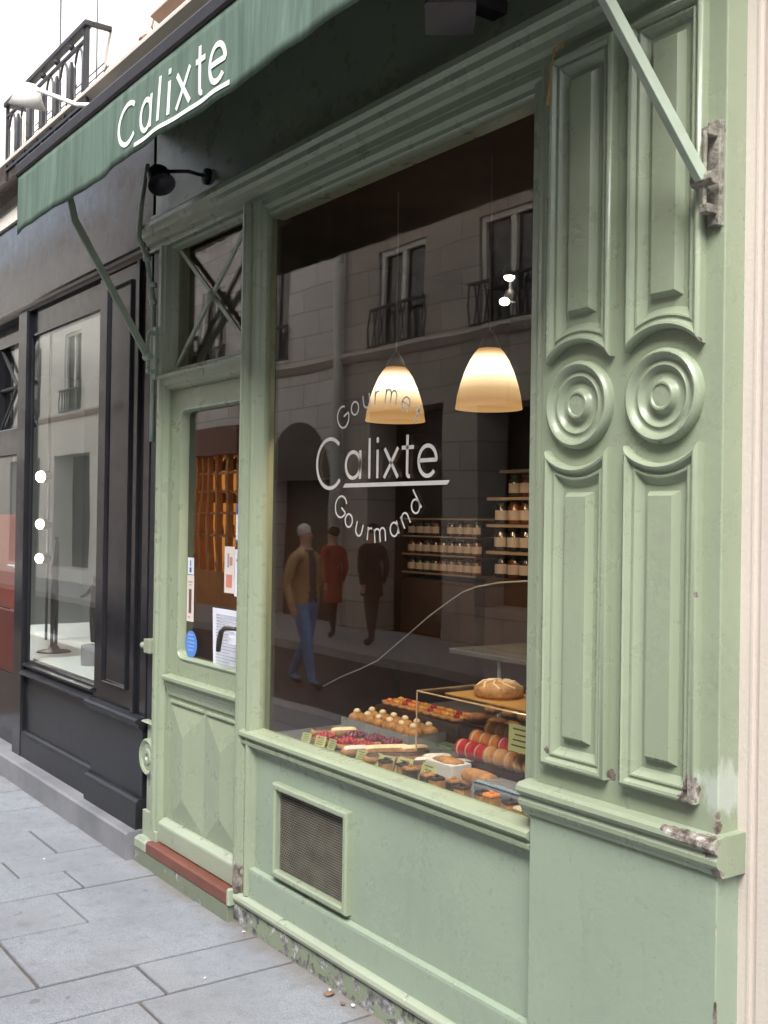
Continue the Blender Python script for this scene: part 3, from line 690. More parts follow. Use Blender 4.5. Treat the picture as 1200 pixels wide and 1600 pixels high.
for xb, yb, zb, xe in ((-4.735, -.045, 2.335, -4.725), (-1.600, -.055, 2.378, -1.70)):
    m = MB(); bar(m, [(xb, yb, zb), (xe, -.40, 2.90), (xe, -.425, 3.0), (xe, -.585, 3.09)], .016 if xb < -3 else .020, .032)
    arm = obj('support_arm', m, 'arm', AW, bevel=.002)
    k = MB(); k.box(xb - .017, xb + .017, -.016, .02, zb - .10, zb + .14); k.box(xb - .012, xb + .012, -.05, -.01, zb - .075, zb - .055)
    k.box(xb - .012, xb + .012, -.045, -.01, zb + .10, zb + .12); k.tube([(xb, -.046, zb - .06), (xb, -.046, zb + .11)], .006, 8)
    k.tube([(xb - .03, -.045, zb), (xb + .03, -.045, zb)], .017, 10)
    obj('arm_bracket', k, 'old_iron' if xb > -3 else 'arm', AW, bevel=.003)

# ------------------------------------------------------------------ small things on the fascia
FL = thing('flood_lamp', 'black floodlight on a short arm under the awning above the door', 'lamp', (-4.3, .03, 3.05))
f1 = MB(); f1.lathe([(.001, .0), (.035, .004), (.048, .025), (.052, .075), (.060, .10), (.057, .10), (.048, .075), (.001, .065)], (0, 0, 0), 20, 'z')
hm = f1.mesh('head', True); fixn(hm); hm.transform(Matrix.Translation((-4.44, -.145, 3.10)) @ Matrix.Rotation(math.radians(180), 4, 'X') @ Matrix.Rotation(math.radians(38), 4, 'Y')); hm.materials.append(M['dark_metal'])
obj('head', hm, None, FL)
f2 = MB(); f2.tube([(-4.30, .035, 3.07), (-4.30, -.06, 3.075), (-4.42, -.14, 3.09)], .008, 8); f2.lathe([(.035, .034), (.035, .018), (.02, .012)], (-4.30, 0, 3.07), 16, 'y', True)
obj('arm', f2, 'dark_metal', FL)
SP = thing('wall_speaker', 'grey metal box with louvred side hanging under the awning above the window', 'box', (-2.3, -.15, 2.97))
RM = Matrix.Translation((-2.40, -.15, 3.08)) @ Matrix.Rotation(math.radians(-38), 4, 'Z')
def rot_obj(name, mb, mat, parent):
    me = mb.mesh(name); fixn(me); me.transform(RM); return obj(name, me, mat, parent)
rot_obj('casing', MB().rbox(-.10, .10, -.07, .07, -.075, .09, .008), simple('grey_box_paint', (.09, .085, .09), .5), SP)
for k in range(6): rot_obj('louvre', MB().box(.1005, .104, -.045 + k * .014, -.039 + k * .014, -.03, .06), 'dark_metal', SP)
obj('mount', MB().box(-2.43, -2.37, -.10, .034, 3.06, 3.10), 'dark_metal', SP)
PP = thing('downpipe', 'thin green painted pipe running up beside the door transom', 'pipe', (-4.80, -.0, 2.2))
obj('pipe', MB().tube([(-4.79, .005, 1.95), (-4.79, .005, 2.35), (-4.79, .0, 2.62), (-4.80, -.03, 2.80), (-4.815, -.065, 2.90), (-4.83, -.05, 3.05), (-4.835, -.02, 3.25)], .0115, 10), 'arm', PP, smooth=True)
for z in (2.60, 2.68, 2.80): obj('clamp', MB().lathe([(.013, z - .012), (.018, z - .010), (.018, z + .010), (.013, z + .012)], (-4.79 - (.01 if z > 2.7 else 0), (.0 if z < 2.7 else -.03), 0), 12, 'z'), 'arm', PP, smooth=True)
tw = MB(); tw.tube([(-2.115, -.045, 2.70), (-2.10, -.05, 2.76), (-2.085, -.05, 2.84)], .004, 6); tw.tube([(-2.085, -.05, 2.835), (-2.06, -.052, 2.842), (-2.05, -.05, 2.832)], .003, 6)
obj('dry_twig', tw, simple('dry_straw', (.30, .16, .06), .8), label='dry orange twig caught under the cornice at the top of the carved pilaster', cat='twig')

# ------------------------------------------------------------------ RIGHT NEIGHBOUR WALL
RW = thing('stone_wall', 'pale pinkish stone wall with a vertical groove beside the green pilaster', 'wall', (0, .2, 0))
rp = [(-1.60, .4), (-1.60, .071), (-1.548, .071), (-1.545, .067), (-1.538, .067), (-1.535, .076), (-1.525, .078), (-1.520, .066), (3.0, .066), (3.0, .4)]
obj('wall_face', MB().profz(rp, -.05, 14), 'stone_wall', RW)

# ------------------------------------------------------------------ GREEN SHOP INTERIOR
IN = thing('shop_interior', 'dark brown walls, ceiling and floor of the patisserie behind the window', 'room', (-3.2, 1.2, 0))
obj('back_wall', MB().box(-4.95, -1.55, 2.30, 2.38, 0, 3.0), 'dark_wood', IN)
obj('left_wall', MB().box(-4.95, -4.88, .12, 2.30, 0, 3.0), 'dark_wood', IN)
obj('right_wall', MB().box(-1.62, -1.55, .13, 2.30, 0, 3.0), 'dark_wood', IN)
obj('ceiling', MB().box(-4.88, -1.62, .12, 2.30, 2.96, 3.04), 'dark_wood', IN)
obj('floor', MB().box(-4.88, -1.62, .12, 2.30, -.02, .10), 'floor_tile', IN)
obj('mirror_frame', MB().frame([(-4.3, 1.75), (-3.7, 1.75), (-3.7, 2.35), (-4.3, 2.35)], [(0, 0), (0, .03), (.04, .02), (.04, 0)], 2.298), simple('reddish_frame', (.16, .05, .035), .4), IN)
# pendant lamps
_n = N('opal_glass_shade'); _p = _n.pos('object'); _s = _n.new('ShaderNodeSeparateXYZ'); _n.link(_p, _s.inputs[0])
_c = _n.ramp(_n.rng(_s.outputs['Z'], .0, .225, 0, 1), [(0, (1, .56, .22)), (.12, (1, .52, .18)), (.35, (1, .66, .32)), (.6, (1, .86, .62)), (.85, (1, .80, .50)), (.97, (1, .46, .14))])
_e = _n.new('ShaderNodeEmission'); _n.link(_c, _e.inputs['Color'])
_st = _n.ramp(_n.rng(_s.outputs['Z'], 0, .225, 0, 1), [(0, (.26,) * 3), (.12, (.22,) * 3), (.3, (.32,) * 3), (.6, (1.0,) * 3), (.8, (.95,) * 3), (.95, (.3,) * 3), (1, (.2,) * 3)])
_n.link(_n.math('MULTIPLY', _st, .62), _e.inputs['Strength']); _n.link(_e.outputs[0], _n.out.inputs['Surface']); M['shade'] = _n.m
M['glow'] = emissive('lamp_inside_glow', (1, .80, .50), 2.0)
def pendant(x, y, z, label):
    t = thing('pendant_lamp', label, 'lamp', (x, y, z), 'pendant lamps behind the shop window')
    R_ = .124
    pr = [(R_, 0), (R_ * .985, .012), (R_ * .94, .05), (R_ * .86, .09), (R_ * .74, .135), (R_ * .58, .18), (R_ * .44, .208), (R_ * .34, .222)]
    me = MB().lathe(pr, (0, 0, 0), 40, 'z').mesh('lamp_shade', True); me.materials.append(M['shade'])
    o = bpy.data.objects.new('lamp_shade', me); COL.objects.link(o); o.parent = t
    me2 = MB().ball((0, 0, .085), .030, 14, 10).mesh('bulb_glass', True); me2.materials.append(M['glow'])
    o = bpy.data.objects.new('bulb_glass', me2); COL.objects.link(o); o.parent = t
    me3 = MB().lathe([(.042, .222), (.040, .230), (.026, .262), (.012, .282), (.005, .290), (.001, .29)], (0, 0, 0), 20, 'z').mesh('cap', True); me3.materials.append(simple('brushed_lamp_cap', (.12, .09, .07), .4, kind='object'))
    o = bpy.data.objects.new('cap', me3); COL.objects.link(o); o.parent = t
    me4 = MB().tube([(0, 0, .285), (0, 0, 2.955 - z)], .003, 6).mesh('cord'); me4.materials.append(simple('lamp_cord', (.22, .17, .13), .6, kind='object'))
    o = bpy.data.objects.new('cord', me4); COL.objects.link(o); o.parent = t
    l = bpy.data.lights.new('bulb', 'POINT'); l.energy = 6.0; l.color = (1, .70, .40); l.shadow_soft_size = .02
    lo = bpy.data.objects.new('bulb', l); COL.objects.link(lo); lo.parent = t; lo.location = (0, 0, .045)
pendant(-3.665, .59, 2.008, 'lit cream glass pendant lamp hanging behind the Gourmet lettering')
pendant(-3.075, .59, 2.015, 'lit cream glass pendant lamp hanging beside the carved pilaster end of the window')
M['spot'] = emissive('spot_bulb', (1, .88, .70), 14)
for i, (x, y, z, l_) in enumerate([(-3.66, 1.2, 2.69, 'small lit spotlight nearer the shop ceiling'), (-3.69, 1.2, 2.585, 'small lit spotlight hanging lower below the other spot')]):
    t = thing('spotlight', l_, 'spotlight', (x, y, z), 'spotlights in the patisserie')
    obj('bulb', MB().ball((x, y, z), .021, 12, 8, (1.1, 1.1, .8)), 'spot', t, smooth=True)
    obj('housing', MB().lathe([(.026, z + .002), (.03, z + .02), (.022, z + .05), (.006, z + .06), (.005, 2.957)], (x + .002 * i, y + .03 * i, 0), 14, 'z'), 'dark_metal', t, smooth=True)
# jar racks
M['glass_jar'] = simple('jar_amber', (.09, .028, .012), .15, .3, kind='object', spec=.6)
JC = [simple('jar_fill_%s' % nm, c, .18, .2, kind='object', spec=.6) for nm, c in (('amber', (.07, .022, .008)), ('red', (.06, .010, .008)), ('dark', (.012, .009, .009)), ('orange', (.12, .032, .008)), ('olive', (.03, .026, .014)), ('plum', (.028, .008, .011)))]
JN = ['amber', 'red', 'black', 'orange', 'olive', 'plum']
M['jar_label'] = simple('cream_jar_label', (.38, .31, .27), .7, .06, kind='object'); M['jar_lid'] = simple('jar_lid', (.05, .035, .025), .35, .1, kind='object', metal=.3)
JM = {}
def jar(x, y, z, r, h, k, label, group):
    t = thing('jar', label, 'jar', (x, y, z), group)
    key = (r, h)
    if key not in JM:
        b = MB().lathe([(.001, 0), (r * .9, 0), (r, h * .05), (r, h * .74), (r * .8, h * .84), (r * .8, h * .88)], (0, 0, 0), 16).mesh('jar_body', True)
        l = MB().lathe([(r * .84, h * .86), (r * .86, h * .88), (r * .86, h * .98), (r * .8, h), (.001, h)], (0, 0, 0), 16).mesh('jar_lid', False); l.materials.append(M['jar_lid'])
        n = 10; vs = []
        for i in range(n + 1):
            a = math.radians(200 + 140 * i / n)
            for zz in (.18, .60): vs.append((r * 1.015 * math.cos(a), r * 1.015 * math.sin(a), h * zz))
        lab = MB().add(vs, [(2 * i, 2 * i + 2, 2 * i + 3, 2 * i + 1) for i in range(n)]).mesh('jar_label', True); lab.materials.append(M['jar_label'])
        JM[key] = (b, l, lab)
    b, l, lab = JM[key]
    bm = b.copy() if (key, k) not in JM else JM[(key, k)]
    if (key, k) not in JM: bm.materials.append(JC[k]); JM[(key, k)] = bm
    for nm, me in (('body', bm), ('lid', l), ('label', lab)):
        o = bpy.data.objects.new(nm, me); COL.objects.link(o); o.parent = t
    t.rotation_euler = (0, 0, random.uniform(.15, .5))
RK = thing('jar_rack', 'dark wooden rack holding three rows of small jam jars', 'shelf', (-4.37, 1.45, 1.3))
for k in range(3):
    z = 1.334 + k * .094
    obj('shelf_board', MB().box(-4.66, -4.06, 1.37, 1.52, z - .010, z), 'dark_wood', RK)
obj('shelf_board', MB().box(-4.66, -4.06, 1.37, 1.52, 1.606, 1.614), 'wood_shelf', RK)
for k in range(3):
    obj('shelf_lip', MB().box(-4.66, -4.06, 1.362, 1.370, 1.328 + k * .094, 1.336 + k * .094), 'wood_shelf', RK)
obj('back_panel', MB().box(-4.66, -4.06, 1.521, 1.535, 1.0, 1.62), 'dark_wood', RK); obj('cabinet', MB().box(-4.66, -4.06, 1.36, 1.52, .10, 1.30), 'dark_wood', RK)
for row in range(3):
    for c in range(9):
        if row == 2 and c == 4: continue
        k = random.choice([0, 1, 2, 3, 4, 5, 0, 1])
        jar(-4.632 + c * .0655, 1.415, 1.335 + row * .094, .028, .080, k, 'small jar of %s preserve on the %s row of the small rack' % (JN[k], ('bottom', 'middle', 'top')[row]), 'jam jars on the small rack')
RK2 = thing('tall_jar_rack', 'taller shelf rack of big jars beside the small jar rack', 'shelf', (-3.7, 1.45, 1.3))
for k in range(5):
    z = 1.335 + k * .127
    obj('shelf_board', MB().box(-3.98 + (.09 if k == 4 else 0), -3.0, 1.36, 1.52, z - .014, z), 'wood_shelf' if k else 'dark_wood', RK2)
obj('back_panel', MB().box(-3.98, -3.0, 1.521, 1.535, 1.0, 1.84), 'dark_wood', RK2); obj('cabinet', MB().box(-3.98, -3.0, 1.36, 1.52, .10, 1.32), 'dark_wood', RK2)
for row in range(4):
    for c in range(6):
        if row == 3 and c == 0: continue
        k = random.choice([0, 1, 2, 3, 4, 2, 0])
        jar(-3.93 + c * .088 + random.uniform(-.006, .006), 1.42, 1.336 + row * .127, .036, .108, k, 'large jar of %s preserve on shelf %d up of the taller jar rack' % (JN[k], row + 1), 'large jars on the tall rack')

# curved glass counter
CT = thing('pastry_counter', 'pastry counter with curved glass side and pale glass edge inside the shop', 'counter', (-3.5, 1.0, .1))
cv = [(-4.458, .80), (-4.30, .865), (-4.13, .925), (-4.005, .975), (-3.90, 1.04), (-3.76, 1.125), (-3.63, 1.205), (-3.50, 1.275), (-3.42, 1.315), (-3.34, 1.34), (-3.2, 1.365), (-3.04, 1.38), (-2.6, 1.39)]
edge = MB(); edge.tube([(x, .76, z) for x, z in cv], .003, 6)
obj('glass_edge', edge, simple('ground_glass_edge', (.42, .45, .45), .2, spec=.8), CT)
gl = MB(); gl.add([(x, .762, z) for x, z in cv] + [(x, 1.33, z) for x, z in cv], [(i, i + 1, len(cv) + i + 1, len(cv) + i) for i in range(len(cv) - 1)])
obj('curved_glass', gl, 'acrylic', CT, smooth=True)
obj('counter_body', MB().box(-4.0, -2.35, .80, 1.32, .10, .74), 'dark_wood', CT, bevel=.01)
obj('counter_shelf', MB().box(-3.55, -2.30, .80, 1.30, 1.055, 1.075), simple('grey_glass_shelf', (.13, .13, .125), .2), CT, bevel=.003)
obj('counter_floor', MB().box(-3.95, -2.30, .79, 1.32, .745, .77), 'slate', CT)
for x in (-3.28, -2.72): obj('shelf_post', MB().tube([(x, .84, .77), (x, .84, 1.055)], .008, 8), 'pale_wall', CT)

# ---- window display bed + pastries
BD = thing('display_shelf', 'grey slate display shelf inside the window carrying the pastries', 'shelf', (-3.0, .4, .7))
obj('shelf_top', MB().box(-3.86, -2.18, .066, .775, .715, .74), 'slate', BD, bevel=.003)
obj('shelf_support', MB().box(-3.84, -2.20, .40, .75, .10, .714), 'dark_wood', BD)
PZ = .741
def food(nm, c, rough=.5, var=.45, sc=38): return simple(nm, c, rough + .08, var, sc, .8, 70, kind='object', bdist=.003)
M['crust'] = food('baked_crust', (.40, .19, .06)); M['choc'] = food('chocolate', (.05, .022, .012), .35); M['berry'] = food('red_berry', (.35, .012, .018), .2, .3)
M['dberry'] = food('dark_berry', (.15, .012, .03), .2); M['cream_f'] = food('cream', (.70, .56, .34), .5, .12); M['sugar'] = food('icing_sugar', (.66, .60, .54), .9, .25, 50)
M['mac_y'] = food('yellow_macaron', (.72, .36, .05), .6, .12); M['mac_o'] = food('orange_macaron', (.72, .22, .04), .6, .12); M['mac_r'] = food('red_macaron', (.55, .03, .04), .6, .12); M['mac_p'] = food('peach_macaron', (.62, .30, .13), .6, .12)
M['tray'] = simple('steel_tray', (.45, .45, .43), .25, .1, metal=.6); M['leafy'] = food('green_leaf', (.05, .16, .03), .5, .4); M['card'] = simple('yellow_green_card', (.42, .42, .17), .7, .06, kind='object')
M['card_ink'] = simple('dark_card_ink', (.06, .06, .04), .7, kind='object'); M['gold'] = simple('gold_card', (.60, .34, .11), .35, .1, metal=.4); M['white_card'] = simple('white_cake_box', (.62, .58, .52), .6, .06)
def oriented(o, x, y, z, rz=0.0, ry=0.0):
    o.location = (x, y, z); o.rotation_euler = (0, ry, rz); return o
def tag_(o, label, cat, group): o['label'] = label; o['category'] = cat; o['group'] = group; return o
def link(name, me): o = bpy.data.objects.new(name, me); COL.objects.link(o); return o
def meshof(mb, mat, smooth=True, name='part'):
    me = mb.mesh(name, smooth); fixn(me); me.materials.append(M[mat]); return me
# berry tarts
shell = meshof(MB().lathe([(.001, .002), (.034, .0), (.042, .022), (.039, .022), (.034, .016), (.001, .016)], n=24), 'crust')
bmx = {}
for nm in ('berry', 'dberry'):
    mb = MB(); random.seed(3)
    for k in range(13):
        a = k * 2.399; rr = .031 * math.sqrt((k + .3) / 13); mb.ball((rr * math.cos(a), rr * math.sin(a), .024 + .010 * (1 - rr / .031)), .0105, 8, 5)
    bmx[nm] = meshof(mb, nm)
for i, (x, y, nm) in enumerate([(-3.43, .22, 'berry'), (-3.335, .235, 'berry'), (-3.51, .31, 'dberry'), (-3.42, .34, 'dberry'), (-3.33, .355, 'dberry'), (-3.55, .20, 'berry')]):
    t = thing('berry_tart', ('bright red berry tart at the front of the window display' if nm == 'berry' else 'dark red berry tart in the row behind the bright ones'), 'tart', (x, y, PZ), 'berry tarts'); t.scale = (1.12,) * 3
    for n2, me in (('shell', shell), ('berries', bmx[nm])): link(n2, me).parent = t
# eclairs / cream and sugared pastries
def loaf(L, r, hgt, mat):
    mb = MB(); n = 14; vs = []; pr = 10
    for i in range(n + 1):
        u = i / n; k = math.sqrt(max(0, 1 - (2 * u - 1) ** 4)); x = (u - .5) * L
        for j in range(pr):
            a = 2 * PI * j / pr; vs.append((x, r * k * math.cos(a) + .0005, hgt * .5 + hgt * .5 * k * math.sin(a)))
    mb.add(vs, [(i * pr + j, i * pr + (j + 1) % pr, (i + 1) * pr + (j + 1) % pr, (i + 1) * pr + j) for i in range(n) for j in range(pr)])
    return meshof(mb, mat)
def icing(L, r, hgt, mat):
    mb = MB(); n = 12; vs = []; pr = 7
    for i in range(n + 1):
        u = i / n; k = math.sqrt(max(0, 1 - (2 * u - 1) ** 4)); x = (u - .5) * L * .86
        for j in range(pr):
            a = PI * (.18 + .64 * j / (pr - 1)); vs.append((x, r * 1.04 * (.25 + .75 * k) * math.cos(a), hgt * .5 + hgt * .53 * (.5 + .5 * k) * math.sin(a) + .001))
    mb.add(vs, [(i * pr + j, i * pr + j + 1, (i + 1) * pr + j + 1, (i + 1) * pr + j) for i in range(n) for j in range(pr - 1)])
    return meshof(mb, mat)
ecl = loaf(.11, .020, .034, 'crust')
tops = {k: icing(.11, .020, .034, k) for k in ('cream_f', 'choc', 'sugar')}
for i, (x, y, k) in enumerate([(-3.27, .25, 'cream_f'), (-3.245, .31, 'cream_f'), (-3.20, .365, 'cream_f'), (-3.13, .235, 'choc'), (-3.105, .29, 'choc'), (-3.04, .345, 'sugar'), (-3.01, .285, 'sugar'), (-2.98, .225, 'choc'), (-3.16, .18, 'choc'), (-3.62, .33, 'cream_f'), (-3.66, .27, 'choc'), (-2.93, .36, 'sugar'), (-3.30, .18, 'sugar')]):
    t = thing('eclair', {'cream_f': 'cream topped eclair in the window display', 'choc': 'chocolate glazed eclair in the window display', 'sugar': 'sugar dusted eclair in the window display'}[k], 'eclair', (x, y, PZ), 'eclairs'); t.scale = (1.15,) * 3; t.rotation_euler = (0, 0, 1.2 + random.uniform(-.15, .15))
    link('choux', ecl).parent = t; link('icing', tops[k]).parent = t
# brown buns on a steel tray
TR = thing('steel_tray', 'shallow steel tray of golden brioches behind the berry tarts', 'tray', (-3.58, .52, PZ))
obj('tray_base', MB().box(-3.80, -3.34, .44, .62, PZ + .02, PZ + .024), 'tray', TR); obj('tray_rim', MB().frame([(-3.80, PZ), (-3.34, PZ), (-3.34, PZ + .045), (-3.80, PZ + .045)], [(0, 0), (.003, 0), (.003, .002), (0, .002)], .438), 'tray', TR)
obj('tray_front', MB().box(-3.80, -3.34, .435, .439, PZ, PZ + .04), 'tray', TR); obj('tray_side', MB().box(-3.342, -3.338, .44, .62, PZ, PZ + .04), 'tray', TR)
bun = MB().ball((0, 0, .018), .034, 14, 8, (1.15, .9, .62), .05); bun = meshof(bun, 'crust'); knob = meshof(MB().ball((0, 0, .042), .015, 10, 6, (1, 1, .8), .05), 'cream_f')
for i in range(12):
    x = -3.765 + (i % 6) * .078; y = .49 + (i // 6) * .075
    t = thing('brioche', 'golden brioche with a pale top knob on the steel tray', 'brioche', (x, y, PZ + .025), 'brioches on the tray'); t.rotation_euler = (0, 0, random.random() * 3)
    link('bun', bun).parent = t; link('knob', knob).parent = t
for i in range(14):
    x = -3.20 + (i % 7) * .10 + random.uniform(-.01, .01); y = .665 + (i // 7) * .07
    t = thing('puff_pastry', 'small brown puff pastry at the back of the window display', 'pastry', (x, y, PZ + .092 + .03 * (i // 7)), 'puff pastries at the back'); t.rotation_euler = (0, 0, random.random() * 3)
    link('puff', bun).parent = t
rz_ = thing('pastry_riser', 'dark riser under the puff pastries at the back of the display', 'riser', (-2.85, .7, PZ)); obj('riser_top', MB().box(-3.26, -2.45, .63, .77, PZ, PZ + .09), 'choc', rz_)
for i in range(18):
    x = -3.78 + (i % 9) * .056 + random.uniform(-.004, .004); y = .665 + (i // 9) * .062; k = ('mac_o', 'mac_y', 'berry')[(i + i // 9) % 3]
    if i < 3:
        me_ = MB(); random.seed(20 + i)
        for q in range(7):
            a = q * 2.399; rr = .020 * math.sqrt(q / 7); me_.ball((rr * math.cos(a), rr * math.sin(a), .024 + .006 * (1 - rr / .02)), .0095, 8, 5)
        bmx['fruit' + k] = meshof(me_, k)
    t = thing('fruit_tart', {'mac_o': 'orange fruit tartlet', 'mac_y': 'yellow fruit tartlet', 'berry': 'red fruit tartlet'}[k] + ' on the riser behind the brioche tray', 'tart', (x, y, PZ + .075), 'fruit tartlets'); t.scale = (.62, .62, .8)
    link('shell', shell).parent = t; link('fruit', bmx['fruit' + k]).parent = t; t.children[-1].scale = (1.3, 1.3, 1.1)
tr2 = thing('tart_riser', 'dark riser under the fruit tartlets behind the brioche tray', 'riser', (-3.55, .7, PZ)); obj('riser_top', MB().box(-3.83, -3.27, .628, .765, PZ, PZ + .074), 'choc', tr2)
random.seed(31)
for i in range(11):
    x = -3.05 + i * .068 + random.uniform(-.008, .008); y = .135 + .02 * (i % 2); k = random.choice(['choc', 'crust', 'cream_f', 'choc', 'mac_o'])
    h_ = random.uniform(.022, .034)
    t = thing('petit_four', {'choc': 'chocolate square cake', 'crust': 'brown square cake', 'cream_f': 'cream square cake', 'mac_o': 'orange square cake'}[k] + ' at the window shelf front edge', 'cake', (x, y, PZ), 'square cakes at the shelf front'); t.rotation_euler = (0, 0, random.uniform(-.3, .3))
    o = link('sponge', meshof(MB().rbox(-.021, .021, -.021, .021, 0, h_, .004), 'crust' if k != 'crust' else 'choc', False)); o.parent = t
    o = link('topping', meshof(MB().rbox(-.022, .022, -.022, .022, h_ + .0005, h_ + .008, .004).ball((0, 0, h_ + .011), .007, 8, 5), k, False)); o.parent = t
# acrylic case with macarons, gold board and galette on top
CS = thing('acrylic_case', 'clear acrylic case covering rows of macarons', 'case', (-2.85, .47, PZ))
cx0, cx1, cy0, cy1, cz1 = -3.15, -2.47, .335, .60, .985
for nm, b in (('front_sheet', (cx0, cx1, cy0, cy0 + .004, PZ, cz1)), ('back_sheet', (cx0, cx1, cy1 - .004, cy1, PZ, cz1)), ('side_sheet', (cx0, cx0 + .004, cy0 + .005, cy1 - .005, PZ, cz1)), ('side_sheet', (cx1 - .004, cx1, cy0 + .005, cy1 - .005, PZ, cz1)), ('top_sheet', (cx0, cx1, cy0, cy1, cz1 + .001, cz1 + .006))):
    obj(nm, MB().box(*b), 'acrylic', CS)
for a, b in (((cx0, cy0, cz1 + .003), (cx1, cy0, cz1 + .003)), ((cx0, cy0, cz1 + .003), (cx0, cy1, cz1 + .003)), ((cx0, cy1, cz1 + .003), (cx1, cy1, cz1 + .003)), ((cx0, cy0, PZ), (cx0, cy0, cz1)), ((cx1, cy0, PZ), (cx1, cy0, cz1))):
    obj('polished_edge', MB().tube([a, b], .0028, 6), simple('warm_acrylic_edge', (.55, .36, .20), .2), CS)
lf = MB(); random.seed(5)
for k in range(60):
    x = random.uniform(-3.14, -2.98); y = random.uniform(.36, .55); a = random.random() * 6.28; s = .018
    dx, dy = s * math.cos(a), s * math.sin(a); z = PZ + .02 + random.uniform(0, .03)
    lf.add([(x - dx, y - dy, z), (x + dy * .4, y - dx * .4, z + .006), (x + dx, y + dy, z + .003), (x - dy * .4, y + dx * .4, z + .007)], [(0, 1, 2, 3)])
obj('salad_leaves', lf, 'leafy', label='bed of green leaves beside the macarons in the acrylic case', cat='leaves', kind='stuff', recalc=False)
macs = {}
for k in ('mac_y', 'mac_o', 'mac_r', 'mac_p'):
    mb = MB()
    for s in (-1, 1): mb.lathe([(.001, s * .017), (.014, s * .0155), (.022, s * .010), (.0245, s * .005), (.023, s * .003), (.001, s * .003)], n=18, axis='x')
    macs[k] = meshof(mb, k)
mfill = meshof(MB().lathe([(.001, -.003), (.0225, -.003), (.0225, .003), (.001, .003)], n=18, axis='x'), 'cream_f')
mplt = thing('macaron_tray', 'dark tray carrying the macaron rows', 'tray', (-2.75, .47, PZ)); obj('tray_plate', MB().box(-2.99, -2.49, .36, .428, PZ, PZ + .035).box(-2.99, -2.49, .4285, .495, PZ, PZ + .059).box(-2.99, -2.49, .4955, .57, PZ, PZ + .083), 'choc', mplt, bevel=.004)
for row, (y, keys) in enumerate(((.395, ['mac_r'] * 3 + ['mac_p'] * 6), (.46, ['mac_o'] * 3 + ['mac_r'] * 6), (.53, ['mac_y'] * 5 + ['mac_o'] * 4))):
    for i, k in enumerate(keys):
        nm = {'mac_y': 'yellow', 'mac_o': 'orange', 'mac_r': 'red', 'mac_p': 'peach'}[k]
        t = thing('macaron', '%s macaron standing on edge in the %s row of the acrylic case' % (nm, ('front', 'middle', 'back')[row]), 'macaron', (-2.96 + i * .050, y, PZ + .070 + row * .024), 'macarons'); t.scale = (1.32,) * 3
        t.rotation_euler = (0, random.uniform(-.08, .08), random.uniform(-.1, .1))
        link('shells', macs[k]).parent = t; link('filling', mfill).parent = t
GB = thing('cake_board', 'gold card lying on the acrylic case under the round galette', 'board', (-2.85, .47, .993)); obj('card', MB().box(-3.02, -2.48, .36, .585, .993, .997), 'gold', GB)
ga = thing('galette', 'round golden galette on the gold board on top of the acrylic case', 'cake', (-2.86, .47, .998))
obj('cake_body', MB().lathe([(.001, .998), (.080, .998), (.088, 1.012), (.084, 1.032), (.06, 1.046), (.03, 1.052), (.001, 1.053)], (-2.86, .47, 0), 28), 'crust', ga, smooth=True)
cr = MB()
for k in range(9):
    a = k * .7; cr.tube([(-2.86 + .02 * math.cos(a), .47 + .02 * math.sin(a), 1.054), (-2.86 + .055 * math.cos(a + .3), .47 + .055 * math.sin(a + .3), 1.049), (-2.86 + .08 * math.cos(a + .7), .47 + .08 * math.sin(a + .7), 1.034)], .004, 6)
obj('crust_scoring', cr, 'cream_f', ga)
gc = thing('tall_cake', 'dark cake tin at the end of the acrylic case top', 'cake tin', (-2.66, .47, .998)); obj('tin', MB().lathe([(.001, .998), (.055, .998), (.06, 1.04), (.055, 1.045), (.001, 1.04)], (-2.66, .49, 0), 24), 'choc', gc, smooth=True)
# boxes and a wrapped tray at the front
bx_ = thing('cake_box', 'open white cake box with a crumble slice in the window', 'box', (-2.90, .26, PZ)); obj('box_wall', MB().box(-2.965, -2.82, .235, .32, PZ, PZ + .05), 'white_card', bx_, bevel=.003); obj('crumble', MB().ball((-2.892, .277, PZ + .05), .06, 16, 6, (1.1, .62, .22), .12), 'crust', bx_, smooth=True)
b2 = thing('loaf_cake', 'brown loaf cake on a card by the pilaster end of the window', 'cake', (-2.72, .27, PZ)); me = loaf(.16, .036, .05, 'crust'); o = link('loaf', me); o.parent = b2; obj('card', MB().box(-2.81, -2.63, .225, .315, PZ, PZ + .002), 'gold', b2)
o.location = (0, 0, .003)
pt = thing('plastic_tray', 'clear plastic wrapped tray at the pilaster end of the window shelf', 'tray', (-2.52, .25, PZ))
obj('tray_bowl', MB().frame([(-2.66, PZ + .002), (-2.40, PZ + .002), (-2.40, PZ + .045), (-2.66, PZ + .045)], [(0, 0), (.004, .0), (.004, .02), (0, .02)], .21), simple('bluish_plastic', (.35, .42, .46), .15), pt); obj('tray_film', MB().box(-2.66, -2.40, .19, .31, PZ + .006, PZ + .04), simple('film', (.20, .22, .23), .12), pt, bevel=.012)
rl = thing('bread_roll', 'small crusty roll at the corner of the window shelf', 'roll', (-2.33, .21, PZ)); o = link('roll', bun); o.parent = rl; o.scale = (1.2, 1.2, 1.5)
